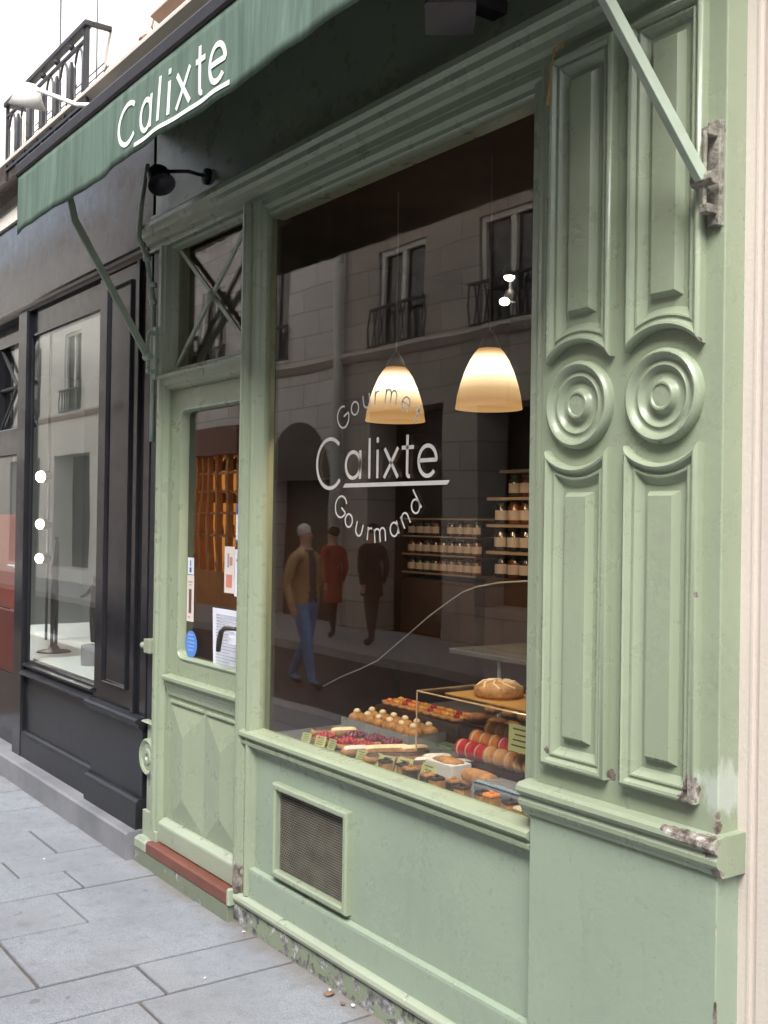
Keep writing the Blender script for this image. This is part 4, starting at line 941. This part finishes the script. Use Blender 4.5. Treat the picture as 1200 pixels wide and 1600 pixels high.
# price cards
cardm = MB().add([(-.032, 0, 0), (.032, 0, 0), (.032, .018, .046), (-.032, .018, .046)], [(0, 1, 2, 3)]).mesh('card'); cardm.materials.append(M['card'])
im = MB(); random.seed(11)
for k in range(4):
    v = .80 - k * .2; a = random.uniform(-.026, -.014); b = random.uniform(.006, .026)
    im.add([(a, .018 * v - .0008, .046 * v), (b, .018 * v - .0008, .046 * v), (b, .018 * (v + .06) - .0008, .046 * (v + .06)), (a, .018 * (v + .06) - .0008, .046 * (v + .06))], [(0, 1, 2, 3)])
im = im.mesh('writing'); im.materials.append(M['card_ink'])
for i, (x, y, s) in enumerate([(-3.615, .15, .75), (-3.52, .155, .8), (-3.45, .16, .8), (-3.225, .14, .85), (-3.155, .155, .9), (-3.09, .16, .9), (-3.0, .165, 1.05), (-2.875, .165, 1.2)]):
    t = thing('price_card', 'small yellow green price card leaning at the front edge of the window shelf', 'price card', (x, y, PZ), 'price cards'); t.rotation_euler = (0, 0, random.uniform(-.05, .45)); t.scale = (s,) * 3
    link('card', cardm).parent = t; link('writing', im).parent = t
t = thing('price_card', 'large olive price card fixed to the front of the acrylic case', 'price card', (-2.60, .332, .865)); t.scale = (1.7, .2, 1.9); link('card', cardm).parent = t; link('writing', im).parent = t

# ------------------------------------------------------------------ BLACK SHOPFRONT
BK = thing('black_shopfront', 'glossy black painted shopfront with display window left of the green door', 'shopfront', (-6.5, .1, 0))
obj('fascia', MB().box(-9.5, -4.875, .03, .14, 2.90, 3.60), 'black', BK, bevel=.004)
obj('cornice', MB().profx([(.14, 2.905), (.0, 2.905), (-.014, 2.897), (-.014, 2.885), (.0, 2.878), (.002, 2.862), (.014, 2.855), (.02, 2.842), (.14, 2.842)], -9.5, -4.873), 'black', BK)
obj('top_moulding', MB().profx([(.14, 3.64), (-.06, 3.64), (-.07, 3.62), (-.02, 3.585), (.0, 3.55), (.03, 3.54), (.14, 3.54)], -9.5, -4.872), 'black', BK)
pb = obj('pilaster', MB().box(-5.55, -4.875, .03, .14, .60, 2.845), 'black', BK, bevel=.003)
obj('panel_moulding', MB().frame([(-5.42, .75), (-5.10, .75), (-5.10, 2.765), (-5.42, 2.765)], [(0, 0), (0, .010), (.006, .014), (.012, .010), (.016, .002), (.02, 0)], .03), 'black', pb)
obj('pilaster_edge', MB().box(-5.02, -4.985, .012, .03, .62, 2.84), 'black', pb, bevel=.003)
wf = obj('window_frame', MB().frame([(-6.72, .70), (-5.55, .70), (-5.55, 2.70), (-6.72, 2.70)], [(0, -.02), (0, .0), (.012, .0), (.016, -.008), (.016, -.02)], .035), 'black', BK)
obj('window_pane', MB().box(-6.712, -5.545, .050, .054, .70, 2.71), 'glass_b', BK)
obj('head_board', MB().box(-6.72, -5.55, .045, .12, 2.70, 2.845), 'black', BK)
obj('post', MB().profz([(-6.90, .055), (-6.90, .02), (-6.89, .01), (-6.735, .01), (-6.72, .02), (-6.72, .055)], .0, 2.845), 'black', BK)
obj('sill', MB().profx([(.12, .702), (.03, .70), (.012, .694), (.012, .684), (.03, .672), (.034, .66), (.016, .654), (.0, .648), (-.004, .638), (.01, .624), (.03, .618), (.12, .616)], -6.72, -5.56), 'black_matt', BK)
obj('pilaster_sill', MB().profx([(.03, .652), (-.012, .648), (-.022, .640), (-.022, .628), (-.008, .62), (-.004, .606), (.008, .596), (.03, .592)], -5.558, -4.865), 'black_matt', BK)
obj('lower_panel', MB().box(-6.72, -5.555, .04, .12, .26, .62), 'black_matt', BK)
obj('pilaster_lower', MB().box(-5.553, -4.87, .018, .12, .24, .595), 'black_matt', BK, bevel=.003)
obj('base_board', MB().profx([(.12, .29), (.03, .288), (.018, .278), (.014, .26), (.014, .0), (.12, .0)], -6.90, -5.556), 'black_matt', BK)
obj('pilaster_board', MB().profx([(.12, .27), (.0, .268), (-.012, .256), (-.014, .24), (-.014, .0), (.12, .0)], -5.554, -4.865), 'black_matt', BK)
obj('stone_step', MB().profx([(.10, .132), (-.055, .128), (-.066, .118), (-.068, -.03), (.10, -.03)], -9.2, -4.845), 'step', BK)
# door bay
bay = obj('door_frame', MB().box(-7.72, -7.62, .10, .20, .0, 2.84), 'black', BK); obj('door_rail', MB().box(-7.62, -6.90, .06, .11, 1.98, 2.16), 'black', BK, bevel=.008)
obj('door_head', MB().box(-7.62, -6.90, .10, .16, 2.72, 2.84), 'black', BK)
for a, b in (((-7.62, 2.16), (-6.90, 2.72)), ((-7.62, 2.72), (-6.90, 2.16)), ((-7.62, 2.44), (-6.90, 2.44))):
    obj('cross_bar', MB().tube([(a[0], .12, a[1]), (b[0], .12, b[1])], .012, 6), 'dark_metal', BK)
obj('transom_pane', MB().box(-7.62, -6.90, .14, .144, 2.16, 2.72), 'glass_b', BK)
rd = obj('door_panel', MB().box(-7.62, -6.905, .07, .10, .58, .98), 'dark_red', BK, bevel=.004); obj('door_pane', MB().box(-7.62, -6.905, .085, .09, .981, 1.98), 'glass_b', BK)
obj('door_kick', MB().box(-7.62, -6.905, .068, .10, .1, .578), 'black', BK, bevel=.003)
obj('handle_bar', MB().tube([(-7.15, .05, 1.27), (-6.93, .05, 1.27)], .012, 8), 'tray', BK)
obj('red_screen', MB().box(-7.62, -6.905, .103, .112, .985, 1.60), 'red_door', BK)
# interior of the gallery
GI = thing('gallery_interior', 'pale walls and floor of the gallery behind the black shop window', 'room', (-7.5, 1.0, 0))
obj('back_wall', MB().box(-10.5, -4.96, 1.7, 1.78, 0, 3.0), 'pale_wall', GI); obj('right_wall', MB().box(-5.03, -4.96, .12, 1.7, 0, 3.0), 'pale_wall', GI); obj('left_wall', MB().box(-10.5, -10.4, .12, 1.7, 0, 3.0), 'pale_wall', GI)
obj('ceiling', MB().box(-10.5, -4.96, .12, 1.78, 2.92, 3.0), 'pale_wall', GI); obj('floor', MB().box(-10.5, -4.96, .12, 1.7, -.02, .10), 'step', GI)
obj('display_stage', MB().box(-9.0, -5.06, .56, 1.3, .10, .70).box(-6.88, -5.06, .13, .559, .10, .70), 'display_white', GI, bevel=.004)
M['spot2'] = emissive('gallery_spot_bulb', (1, .90, .72), 16)
SL = thing('spotlight_rail', 'vertical rail in the gallery carrying three lit spotlights', 'rail', (-7.86, .53, .7)); obj('pole', MB().tube([(-7.86, .53, .70), (-7.86, .53, 2.95)], .010, 8), 'dark_metal', SL)
for z, rr, lb_ in ((1.876, .055, 'largest and topmost lit spotlight on the gallery rail'), (1.535, .048, 'middle lit spotlight on the gallery rail'), (1.288, .046, 'lowest lit spotlight on the gallery rail')):
    t = thing('spotlight', lb_, 'spotlight', (-7.86, .5, z), 'gallery spotlights'); obj('bulb', MB().ball((-7.86, .47, z), rr * .8, 14, 8, (1.25, .7, .9)), 'spot2', t, smooth=True); obj('housing', MB().lathe([(rr * .85, .49), (rr * .7, .54), (.01, .56)], (-7.86, 0, z), 16, 'y'), 'dark_metal', t, smooth=True)
    l = bpy.data.lights.new('bulb_light', 'POINT'); l.energy = 2; l.color = (1, .92, .8); l.shadow_soft_size = .05; lo = bpy.data.objects.new('bulb_light', l); COL.objects.link(lo); parent_to(lo, t); lo.location = (-7.86, .36, z)

# ---- skinned figures
def skin_mesh(name, joints, edges, sub=2, root=0):
    me = bpy.data.meshes.new(name); me.from_pydata([j[0] for j in joints], edges, []); o = bpy.data.objects.new(name, me); COL.objects.link(o)
    o.modifiers.new('skin', 'SKIN')
    sd = me.skin_vertices[0].data if me.skin_vertices else None
    if sd is None:
        bpy.context.view_layer.objects.active = o; bpy.ops.mesh.customdata_skin_add(); sd = me.skin_vertices[0].data
    for k, j in enumerate(joints):
        r_ = j[1] if isinstance(j[1], tuple) else (j[1], j[1]); sd[k].radius = r_; sd[k].use_root = (k == root)
    s = o.modifiers.new('sub', 'SUBSURF'); s.levels = sub; s.render_levels = sub
    dg = bpy.context.evaluated_depsgraph_get(); dg.update()
    out_ = bpy.data.meshes.new_from_object(o.evaluated_get(dg)); bpy.data.objects.remove(o)
    out_.name = name
    for p in out_.polygons: p.use_smooth = True
    return out_
# tall bronze dancer
J = [((0, 0, .44), .022), ((.006, 0, .50), .016), ((.0, 0, .58), .022), ((-.004, 0, .64), .010), ((.004, 0, .675), .018),
     ((-.008, .012, .24), .011), ((-.004, .012, .02), .007), ((.010, -.012, .24), .011), ((.004, -.012, .02), .007),
     ((-.016, .014, .61), .010), ((-.024, .02, .70), .007), ((.0, .01, .79), .006), ((.012, -.014, .61), .010), ((.03, -.01, .70), .007), ((.02, .0, .79), .006), ((.014, .0, .82), .014)]
E_ = [(0, 1), (1, 2), (2, 3), (3, 4), (0, 5), (5, 6), (0, 7), (7, 8), (2, 9), (9, 10), (10, 11), (2, 12), (12, 13), (13, 14), (14, 15)]
sk1 = skin_mesh('figure', J, E_); sk1.materials.append(M['bronze'])
t = thing('bronze_sculpture', 'tall thin dark bronze dancer with raised arms in the gallery window', 'sculpture', (-7.15, .35, .70)); t.scale = (1.35, 1.35, .93)
o = link('figure', sk1); o.parent = t
o = link('base', meshof(MB().lathe([(.001, 0), (.085, 0), (.075, .010), (.03, .02), (.012, .06), (.001, .07)], n=20), 'bronze')); o.parent = t
J = [((0, 0, .22), .03), ((0, 0, .28), .024), ((.01, 0, .34), .03), ((.015, 0, .38), .014), ((.03, 0, .42), .028), ((-.03, 0, .12), .018), ((-.02, 0, .01), .013), ((.03, 0, .12), .018), ((.03, 0, .01), .013), ((-.03, 0, .35), .014), ((-.08, -.02, .30), .011), ((-.13, -.04, .28), .009), ((.05, 0, .34), .014), ((.07, 0, .27), .011), ((.05, 0, .22), .009)]
E_ = [(0, 1), (1, 2), (2, 3), (3, 4), (0, 5), (5, 6), (0, 7), (7, 8), (2, 9), (9, 10), (10, 11), (2, 12), (12, 13), (13, 14)]
sk2 = skin_mesh('figure', J, E_); sk2.materials.append(M['bronze'])
t = thing('small_sculpture', 'small bronze figure with an outstretched arm on a grey plinth', 'sculpture', (-6.42, .35, .82)); o = link('figure', sk2); o.parent = t; o.location = (0, 0, .0)
pd = thing('sculpture_plinth', 'short grey cylinder plinth under the small bronze figure', 'plinth', (-6.42, .35, .70)); obj('drum', MB().lathe([(.001, .70), (.075, .70), (.075, .815), (.07, .82), (.001, .82)], (-6.42, .35, 0), 24), 'step', pd, smooth=True, auto=40)

# ------------------------------------------------------------------ BUILDING ABOVE
UB = thing('apartment_building', 'pale cream plastered apartment house above the two shops', 'building', (-6, .5, 3.4))
wl = MB()
wins = [(-6.85, -5.50, 3.78, 6.2), (-4.70, -3.60, 3.93, 6.2), (-2.6, -1.62, 3.93, 6.2), (-9.3, -8.0, 3.78, 6.2)]
xs = [-60, -9.3, -8.0, -6.85, -5.50, -4.70, -3.60, -2.6, -1.7, -1.56]
wl.box(-60, -1.601, .01, .55, 3.46, 3.78)
for a, b in zip(xs[:-1], xs[1:]):
    wv = [k for k in wins if abs(k[0] - a) < .01]
    if wv: wl.box(a, b, .01, .55, 6.2, 15) if wv[0][2] < 3.79 else (wl.box(a, b, .01, .55, 3.78, 3.93), wl.box(a, b, .01, .55, 6.2, 15))
    elif a == -60: wl.box(a, b, .01, .55, 3.78, 15)
    else: wl.box(a, min(b, -1.601), .01, .55, 3.78, 15)
obj('wall', wl, 'cream', UB, recalc=True)
obj('left_ground_wall', MB().box(-60, -9.5, .01, .55, -.05, 3.46), 'cream', UB)
obj('roof_slab', MB().box(-60, 3, .0, 9, 14.9, 15.2), 'ledge', UB)
obj('rear_mass', MB().box(-60, -1.57, 2.5, 9, 0, 14.9), 'opp_beige', UB)
obj('string_course', MB().profx([(.02, 3.77), (-.115, 3.765), (-.125, 3.75), (-.125, 3.735), (-.09, 3.715), (-.07, 3.68), (-.03, 3.66), (.02, 3.645)], -14, -1.602), 'ledge', UB)
M['shutter_w'] = simple('white_shutter', (.72, .72, .72), .5, .05)
for (a, b, z0, z1) in wins:
    wn = obj('window', MB().frame([(a, z0), (b, z0), (b, z1), (a, z1)], [(0, 0), (0, .03), (.06, .03), (.06, 0)], .20), 'casement', UB)
    obj('pane', MB().box(a + .05, b - .05, .21, .22, z0 + .05, z1 - .05), simple('pale_curtained_pane', (.62, .64, .66), .2), wn); obj('glazing_bar', MB().box((a + b) / 2 - .035, (a + b) / 2 + .035, .17, .20, z0 + .06, z1 - .06), 'casement', wn)
obj('sill', MB().profx([(.02, 3.925), (-.05, 3.92), (-.06, 3.90), (-.02, 3.88), (.02, 3.875)], -4.74, -3.55), simple('brown_sill', (.30, .20, .15), .7), UB)
# window guard
GR = thing('window_guard', 'black wrought iron window guard with tall oval loops on the pale facade', 'railing', (-6.1, -.11, 3.66))
gx_0, gx_1, gy = -6.80, -5.41, -.11
obj('top_rail', MB().box(gx_0 - .01, gx_1 + .012, gy - .022, gy + .022, 4.085, 4.112), 'iron', GR, bevel=.003)
for xx in (gx_0, gx_1): obj('return_rail', MB().box(xx - .014, xx + .014, gy + .023, .012, 4.09, 4.11), 'iron', GR)
obj('middle_rail', MB().box(gx_0, gx_1, gy - .008, gy + .008, 4.02, 4.034), 'iron', GR); obj('bottom_rail', MB().box(gx_0, gx_1, gy - .010, gy + .010, 3.69, 3.706), 'iron', GR)
for xx in (gx_0 + .01, gx_1 - .01, gx_1 - .035): obj('post', MB().box(xx - .009, xx + .009, gy - .009, gy + .009, 3.64, 4.085), 'iron', GR)
nn_ = 6
for k in range(nn_):
    x = gx_0 + .11 + k * (gx_1 - gx_0 - .24) / (nn_ - 1)
    pts = S_arc(x, 3.90, .06, .115, 0, 180, 12) + S_line((x - .06, 3.90), (x - .06, 3.82), 3)[1:] + S_arc(x, 3.82, .06, .11, 180, 360, 12)[1:] + S_line((x + .06, 3.82), (x + .06, 3.90), 3)[1:]
    obj('oval_loop', MB().tube([(a, gy, b) for a, b in pts], .0065, 6), 'iron', GR)
    if k < nn_ - 1:
        xc = x + (gx_1 - gx_0 - .24) / (nn_ - 1) / 2; mb = MB(); mb.tube([(xc, gy, 3.74), (xc, gy, 3.78), (xc, gy, 3.86), (xc, gy, 3.94), (xc, gy, 3.985)], [.008, .018, .022, .018, .007], 8, .5)
        obj('cast_ornament', mb, 'iron', GR); obj('knob', MB().ball((xc, gy, 4.06), .018, 8, 6), 'iron', GR)
        obj('foot', MB().box(xc - .008, xc + .008, gy - .008, gy + .008, 3.655, 3.69), 'iron', GR)
dr = MB()
for k in range(5): dr.tube([(gx_0 + .1, .03 - k * .02, 3.98 - .06 * k), (gx_1 - .02, .03 - k * .02, 3.98 - .06 * k)], .003, 5)
for k in range(3): dr.tube([(gx_1 - .06 - k * .5, .03, 4.0), (gx_1 - .05 - k * .5, -.06, 3.70)], .003, 5)
obj('drying_rack', dr, 'dark_metal', label='thin wire drying rack behind the black window guard', cat='drying rack')
WL = thing('wall_lamp', 'white floodlight on a white rod above the black shop fascia', 'lamp', (-5.2, 0.0, 3.66))
obj('rod', MB().tube([(-4.95, .005, 3.56), (-5.30, -.20, 3.63), (-5.60, -.30, 3.775)], .012, 8), 'white', WL, smooth=True)
ml = MB().lathe([(.001, .12), (.035, .12), (.06, .08), (.095, 0), (.088, 0), (.05, .06), (.001, .08)], n=20).mesh('head', True); ml.transform(Matrix.Translation((-5.78, -.30, 3.74)) @ Matrix.Rotation(math.radians(18), 4, 'Y')); ml.materials.append(M['white']); obj('head', ml, None, WL)
ho = MB(); ho.tube([(-4.84, .0, 3.87), (-4.835, -.01, 3.90), (-4.84, .0, 3.94)], .005, 6); ho.tube([(-4.87, -.02, 3.86), (-4.855, -.05, 3.84), (-4.85, -.01, 3.81)], [.02, .018, .006], 8)
obj('wall_hook', ho, simple('rusty_iron', (.22, .12, .09), .8), label='small rusty hook on the pale wall above the awning', cat='hook')

# ------------------------------------------------------------------ OPPOSITE SIDE OF THE STREET (seen mirrored in the glass)
OY = -7.0
def opp_window(parent, x0, x1, z0, z1, guard=True, mat='casement'):
    wn = obj('window', MB().frame([(x0, z0), (x1, z0), (x1, z1), (x0, z1)], [(0, .0), (0, -.05), (.07, -.05), (.07, 0)], OY - .10), mat, parent)
    obj('pane', MB().box(x0 + .06, x1 - .06, OY - .13, OY - .12, z0 + .06, z1 - .06), 'opp_glass', wn); obj('glazing_bar', MB().box((x0 + x1) / 2 - .05, (x0 + x1) / 2 + .05, OY - .118, OY - .06, z0 + .06, z1 - .06), mat, wn)
    if guard:
        g = MB(); g.box(x0 - .1, x1 + .1, OY + .06, OY + .10, z0 + .55, z0 + .59); g.box(x0 - .1, x1 + .1, OY + .06, OY + .09, z0 + .02, z0 + .05)
        k = int((x1 - x0 + .2) / .09)
        for i in range(k + 1):
            x = x0 - .1 + i * (x1 - x0 + .2) / k; g.tube([(x, OY + .075, z0 + .03), (x + (.04 if i % 2 else -.04), OY + .075, z0 + .3), (x, OY + .075, z0 + .57)], .010, 4)
        obj('guard', g, 'iron', wn)
def opp_building(name, label, x0, x1, mat, wins_, holes, h=9.0, band=True):
    b = thing(name, label, 'building', ((x0 + x1) / 2, OY - 1, 0))
    cuts = sorted(set([x0, x1] + [v for k in wins_ + holes for v in k[:2]])); mb = MB()
    for a, c in zip(cuts[:-1], cuts[1:]):
        ops = sorted([(k[2], k[3]) for k in wins_ + holes if k[0] <= a + 1e-6 and k[1] >= c - 1e-6]); z = -.05
        for p, q in ops:
            if p > z: mb.box(a, c, OY - .5, OY, z, p)
            z = q
        if z < h: mb.box(a, c, OY - .5, OY, z, h)
    obj('wall', mb, mat, b)
    obj('roof', MB().box(x0, x1, OY - 9, OY + .15, h, h + .3), 'ledge', b)
    obj('rear', MB().box(x0 + .01, x1 - .01, OY - 9, OY - .52, -.05, h - .01), 'opp_dark', b)
    if band: obj('string_course', MB().profx([(OY - .05, 4.12), (OY + .12, 4.11), (OY + .14, 4.06), (OY + .06, 3.98), (OY - .05, 3.94)], x0, x1), 'ledge', b)
    for k in wins_: opp_window(b, *k[:4])
    return b
W = lambda xs_, zs_: [(a, b, z0, z1) for a, b in xs_ for z0, z1 in zs_]
zz = [(4.12, 5.55), (6.6, 8.2)]
B1 = opp_building('beige_house', 'beige plastered house across the street with white casement windows', -14.1, -1.0, 'opp_beige', W([(-13.25, -12.07), (-10.93, -9.7), (-8.5, -7.3), (-6.0, -4.8), (-3.5, -2.3)], zz), [(-13.4, -11.6, -.05, 3.2), (-10.9, -6.2, .5, 3.1), (-5.2, -2.0, .5, 3.1)])
obj('lintel', MB().profx([(OY - .02, 5.95), (OY + .16, 5.93), (OY + .18, 5.86), (OY + .05, 5.74), (OY - .02, 5.70)], -14.05, -1.1), 'opp_pale', B1)
B2 = opp_building('arched_house', 'pale house across the street with a tall arched doorway', -24.2, -14.1, 'opp_pale', W([(-16.9, -15.78), (-19.3, -18.2), (-22.2, -21.1)], [(4.2, 5.9), (6.7, 8.2)]), [(-16.5, -14.45, -.05, 2.25), (-20.1, -17.45, .55, 2.75)])
# arch head
ah = MB(); cx = -15.475; R_ = 1.025
outer = [(cx + R_ * math.cos(a), 2.25 + R_ * .92 * math.sin(a)) for a in [PI * i / 20 for i in range(21)]]
ah.add([(x, OY + .002, z) for x, z in outer] , [tuple(range(21))])
obj('arch_head', ah, 'opp_dark', B2, solid=.004)
obj('arch_door', MB().box(-16.45, -14.5, OY - .42, OY - .36, -.05, 2.25), simple('dark_green_gate', (.03, .035, .03), .5), B2)
dp = thing('downpipe', 'pale rain downpipe between the two houses across the street', 'pipe', (-14.1, OY + .1, 0)); obj('pipe', MB().tube([(-14.1, OY + .12, 0), (-14.1, OY + .12, 14.8)], .07, 10), 'casement', dp, smooth=True)
# amber shop across the street
AS = thing('amber_shopfront', 'lit amber wooden shopfront across the street mirrored in the door glass', 'shopfront', (-18.7, OY, 0))
obj('base_panel', MB().box(-20.2, -17.4, OY + .002, OY + .12, -.03, .62), 'amber', AS); obj('shop_fascia', MB().box(-20.3, -17.3, OY + .002, OY + .22, 2.75, 3.25), simple('dark_red_fascia', (.14, .05, .035), .5), AS)
for x in [-20.2, -19.85, -19.55, -19.25, -18.95, -18.65, -18.3, -17.9, -17.5]: obj('glazing_bar', MB().box(x, x + .09, OY + .0, OY + .10, .62, 2.75), 'amber', AS)
for z in (1.25, 1.65, 2.05, 2.4): obj('glazing_bar', MB().box(-20.1, -17.5, OY + .01, OY + .08, z, z + .05), 'amber', AS)
obj('lit_interior', MB().box(-20.1, -17.45, OY - .40, OY - .38, .55, 2.75), 'amber_lit', AS)
for k in range(26): obj('shelf_goods', MB().lathe([(.001, 0), (.06 + .02 * (k % 2), .0), (.07, .12), (.03 + .02 * (k % 3), .2), (.001, .24)], (-20.0 + k * .1, OY - .2, .63 + .62 * (k % 4)), 10), 'choc', AS, smooth=True)
B3 = opp_building('white_house', 'low white house farther along the opposite side of the street', -60, -24.2, 'opp_grey', W([(-26.9, -25.7), (-29.9, -28.7), (-32.9, -31.7), (-35.9, -34.7), (-39, -37.8)], [(4.12, 6.1)]), [(-27.6, -25.0, .3, 3.1), (-31.5, -28.6, .3, 3.1)], h=8.4)
B4 = opp_building('far_house', 'plain beige house on the opposite side of the street beyond the beige one', -1.0, 25, 'opp_pale', W([(1, 2.2), (4, 5.2), (7, 8.2), (10, 11.2)], zz), [])

# ---- pedestrians (seen mirrored in the window)
M['skin'] = simple('skin', (.45, .27, .20), .55, .08, kind='object'); M['jeans'] = simple('blue_denim', (.12, .24, .46), .85, .25, 12, .3, 200, kind='object'); M['jacket'] = simple('tan_jacket', (.36, .23, .11), .8, .15, kind='object')
M['jumper'] = simple('dark_jumper', (.05, .05, .055), .9, .2, kind='object'); M['grey_hair'] = simple('grey_white_hair', (.55, .53, .50), .8, .15, 40, .5, 90, kind='object'); M['shoe'] = simple('dark_shoes', (.03, .026, .024), .5, kind='object')
M['red_coat'] = simple('red_coat', (.34, .06, .05), .8, .15, kind='object'); M['dark_coat'] = simple('black_coat', (.022, .022, .026), .8, .2, kind='object'); M['dark_hair'] = simple('dark_hair', (.02, .015, .012), .6, kind='object')
def person(label, loc, rz, h, top, mid, leg, hair, coat_len=0.0, stride=.22):
    k = h / 1.75
    Jn = [((0, 0, .95), (.15, .11)), ((0, 0, 1.12), (.15, .105)), ((0, 0, 1.32), (.17, .115)), ((0, 0, 1.44), (.10, .08)), ((0, -.01, 1.52), (.052, .055)),
          ((0, -.015, 1.60), (.070, .082)), ((0, -.015, 1.70), (.070, .085)),
          ((.09, 0, .88), .092), ((.095, -stride * .45, .50), .062), ((.10, -stride * .8, .09), .042), ((.11, -stride * .8 - .15, .035), .036),
          ((-.09, 0, .88), .092), ((-.095, stride * .30, .50), .062), ((-.10, stride * 1.15, .12), .042), ((-.11, stride * 1.15 - .13, .035), .036),
          ((.20, 0, 1.40), .062), ((.25, .05, 1.13), .050), ((.26, -.04, .90), .036), ((.26, -.06, .84), .034), ((.26, -.08, .77), .020),
          ((-.20, 0, 1.40), .062), ((-.25, .04, 1.13), .050), ((-.26, .10, .90), .036), ((-.26, .11, .84), .034), ((-.26, .10, .77), .020),
          ((.24, -.10, .82), .012), ((-.24, .08, .82), .012)]
    Ed = [(0, 1), (1, 2), (2, 3), (3, 4), (4, 5), (5, 6), (0, 7), (7, 8), (8, 9), (9, 10), (0, 11), (11, 12), (12, 13), (13, 14), (3, 15), (15, 16), (16, 17), (17, 18), (18, 19), (3, 20), (20, 21), (21, 22), (22, 23), (23, 24), (18, 25), (23, 26)]
    me = skin_mesh('body', Jn, Ed, 2)
    for m_ in ('skin', top, leg, 'shoe', mid): me.materials.append(M[m_])
    for p in me.polygons:
        c = p.center; i = 1
        if c.z > 1.485: i = 0
        elif c.z < .085: i = 3
        elif abs(c.x) > .21 and c.z < .90: i = 0
        elif c.z < .93 and abs(c.x) < .21: i = 2
        elif abs(c.x) < .065 and c.y < -.02 and c.z > .93: i = 4
        p.material_index = i
    t = thing('person', label, 'person', loc); t.rotation_euler = (0, 0, rz); t.scale = (k,) * 3
    o_ = link('body', me); o_.parent = t
    hr = MB().ball((0, .016, 1.695), .086, 16, 10, (.90, 1.0, .92), .07); hm_ = meshof(hr, hair); o_ = link('hair', hm_); o_.parent = t
    fc = MB(); fc.ball((0, -.10, 1.635), .014, 8, 6, (.8, 1.1, 1.5)); fc.ball((.074, 0, 1.64), .017, 8, 6, (.5, .8, 1.4)); fc.ball((-.074, 0, 1.64), .017, 8, 6, (.5, .8, 1.4)); o_ = link('nose_and_ears', meshof(fc, 'skin')); o_.parent = t
    ey = MB(); ey.ball((.028, -.088, 1.665), .010, 8, 5, (1.3, .6, .6)); ey.ball((-.028, -.088, 1.665), .010, 8, 5, (1.3, .6, .6)); ey.ball((0, -.088, 1.590), .010, 8, 4, (2, .5, .35)); o_ = link('eyes_and_mouth', meshof(ey, 'dark_hair')); o_.parent = t
    if coat_len:
        ct = MB().lathe([(.19, .93 - coat_len), (.185, .9 - coat_len * .4), (.17, 1.0), (.165, 1.15)], n=20); o_ = link('coat_skirt', meshof(ct, top)); o_.parent = t; o_.scale = (1, .75, 1)
    return t
person('white haired man in tan jacket and blue jeans walking in the street', (-9.62, -3.66, -.13), math.radians(70), 1.66, 'jacket', 'jumper', 'jeans', 'grey_hair')
person('person in a long red coat walking across the street', (-12.6, -5.9, -.02), math.radians(-100), 1.50, 'red_coat', 'red_coat', 'jumper', 'dark_hair', .35, .12)
person('person in dark clothes beside the red coated walker', (-11.6, -5.85, -.02), math.radians(-95), 1.56, 'dark_coat', 'dark_coat', 'jumper', 'dark_hair', .2, .14)
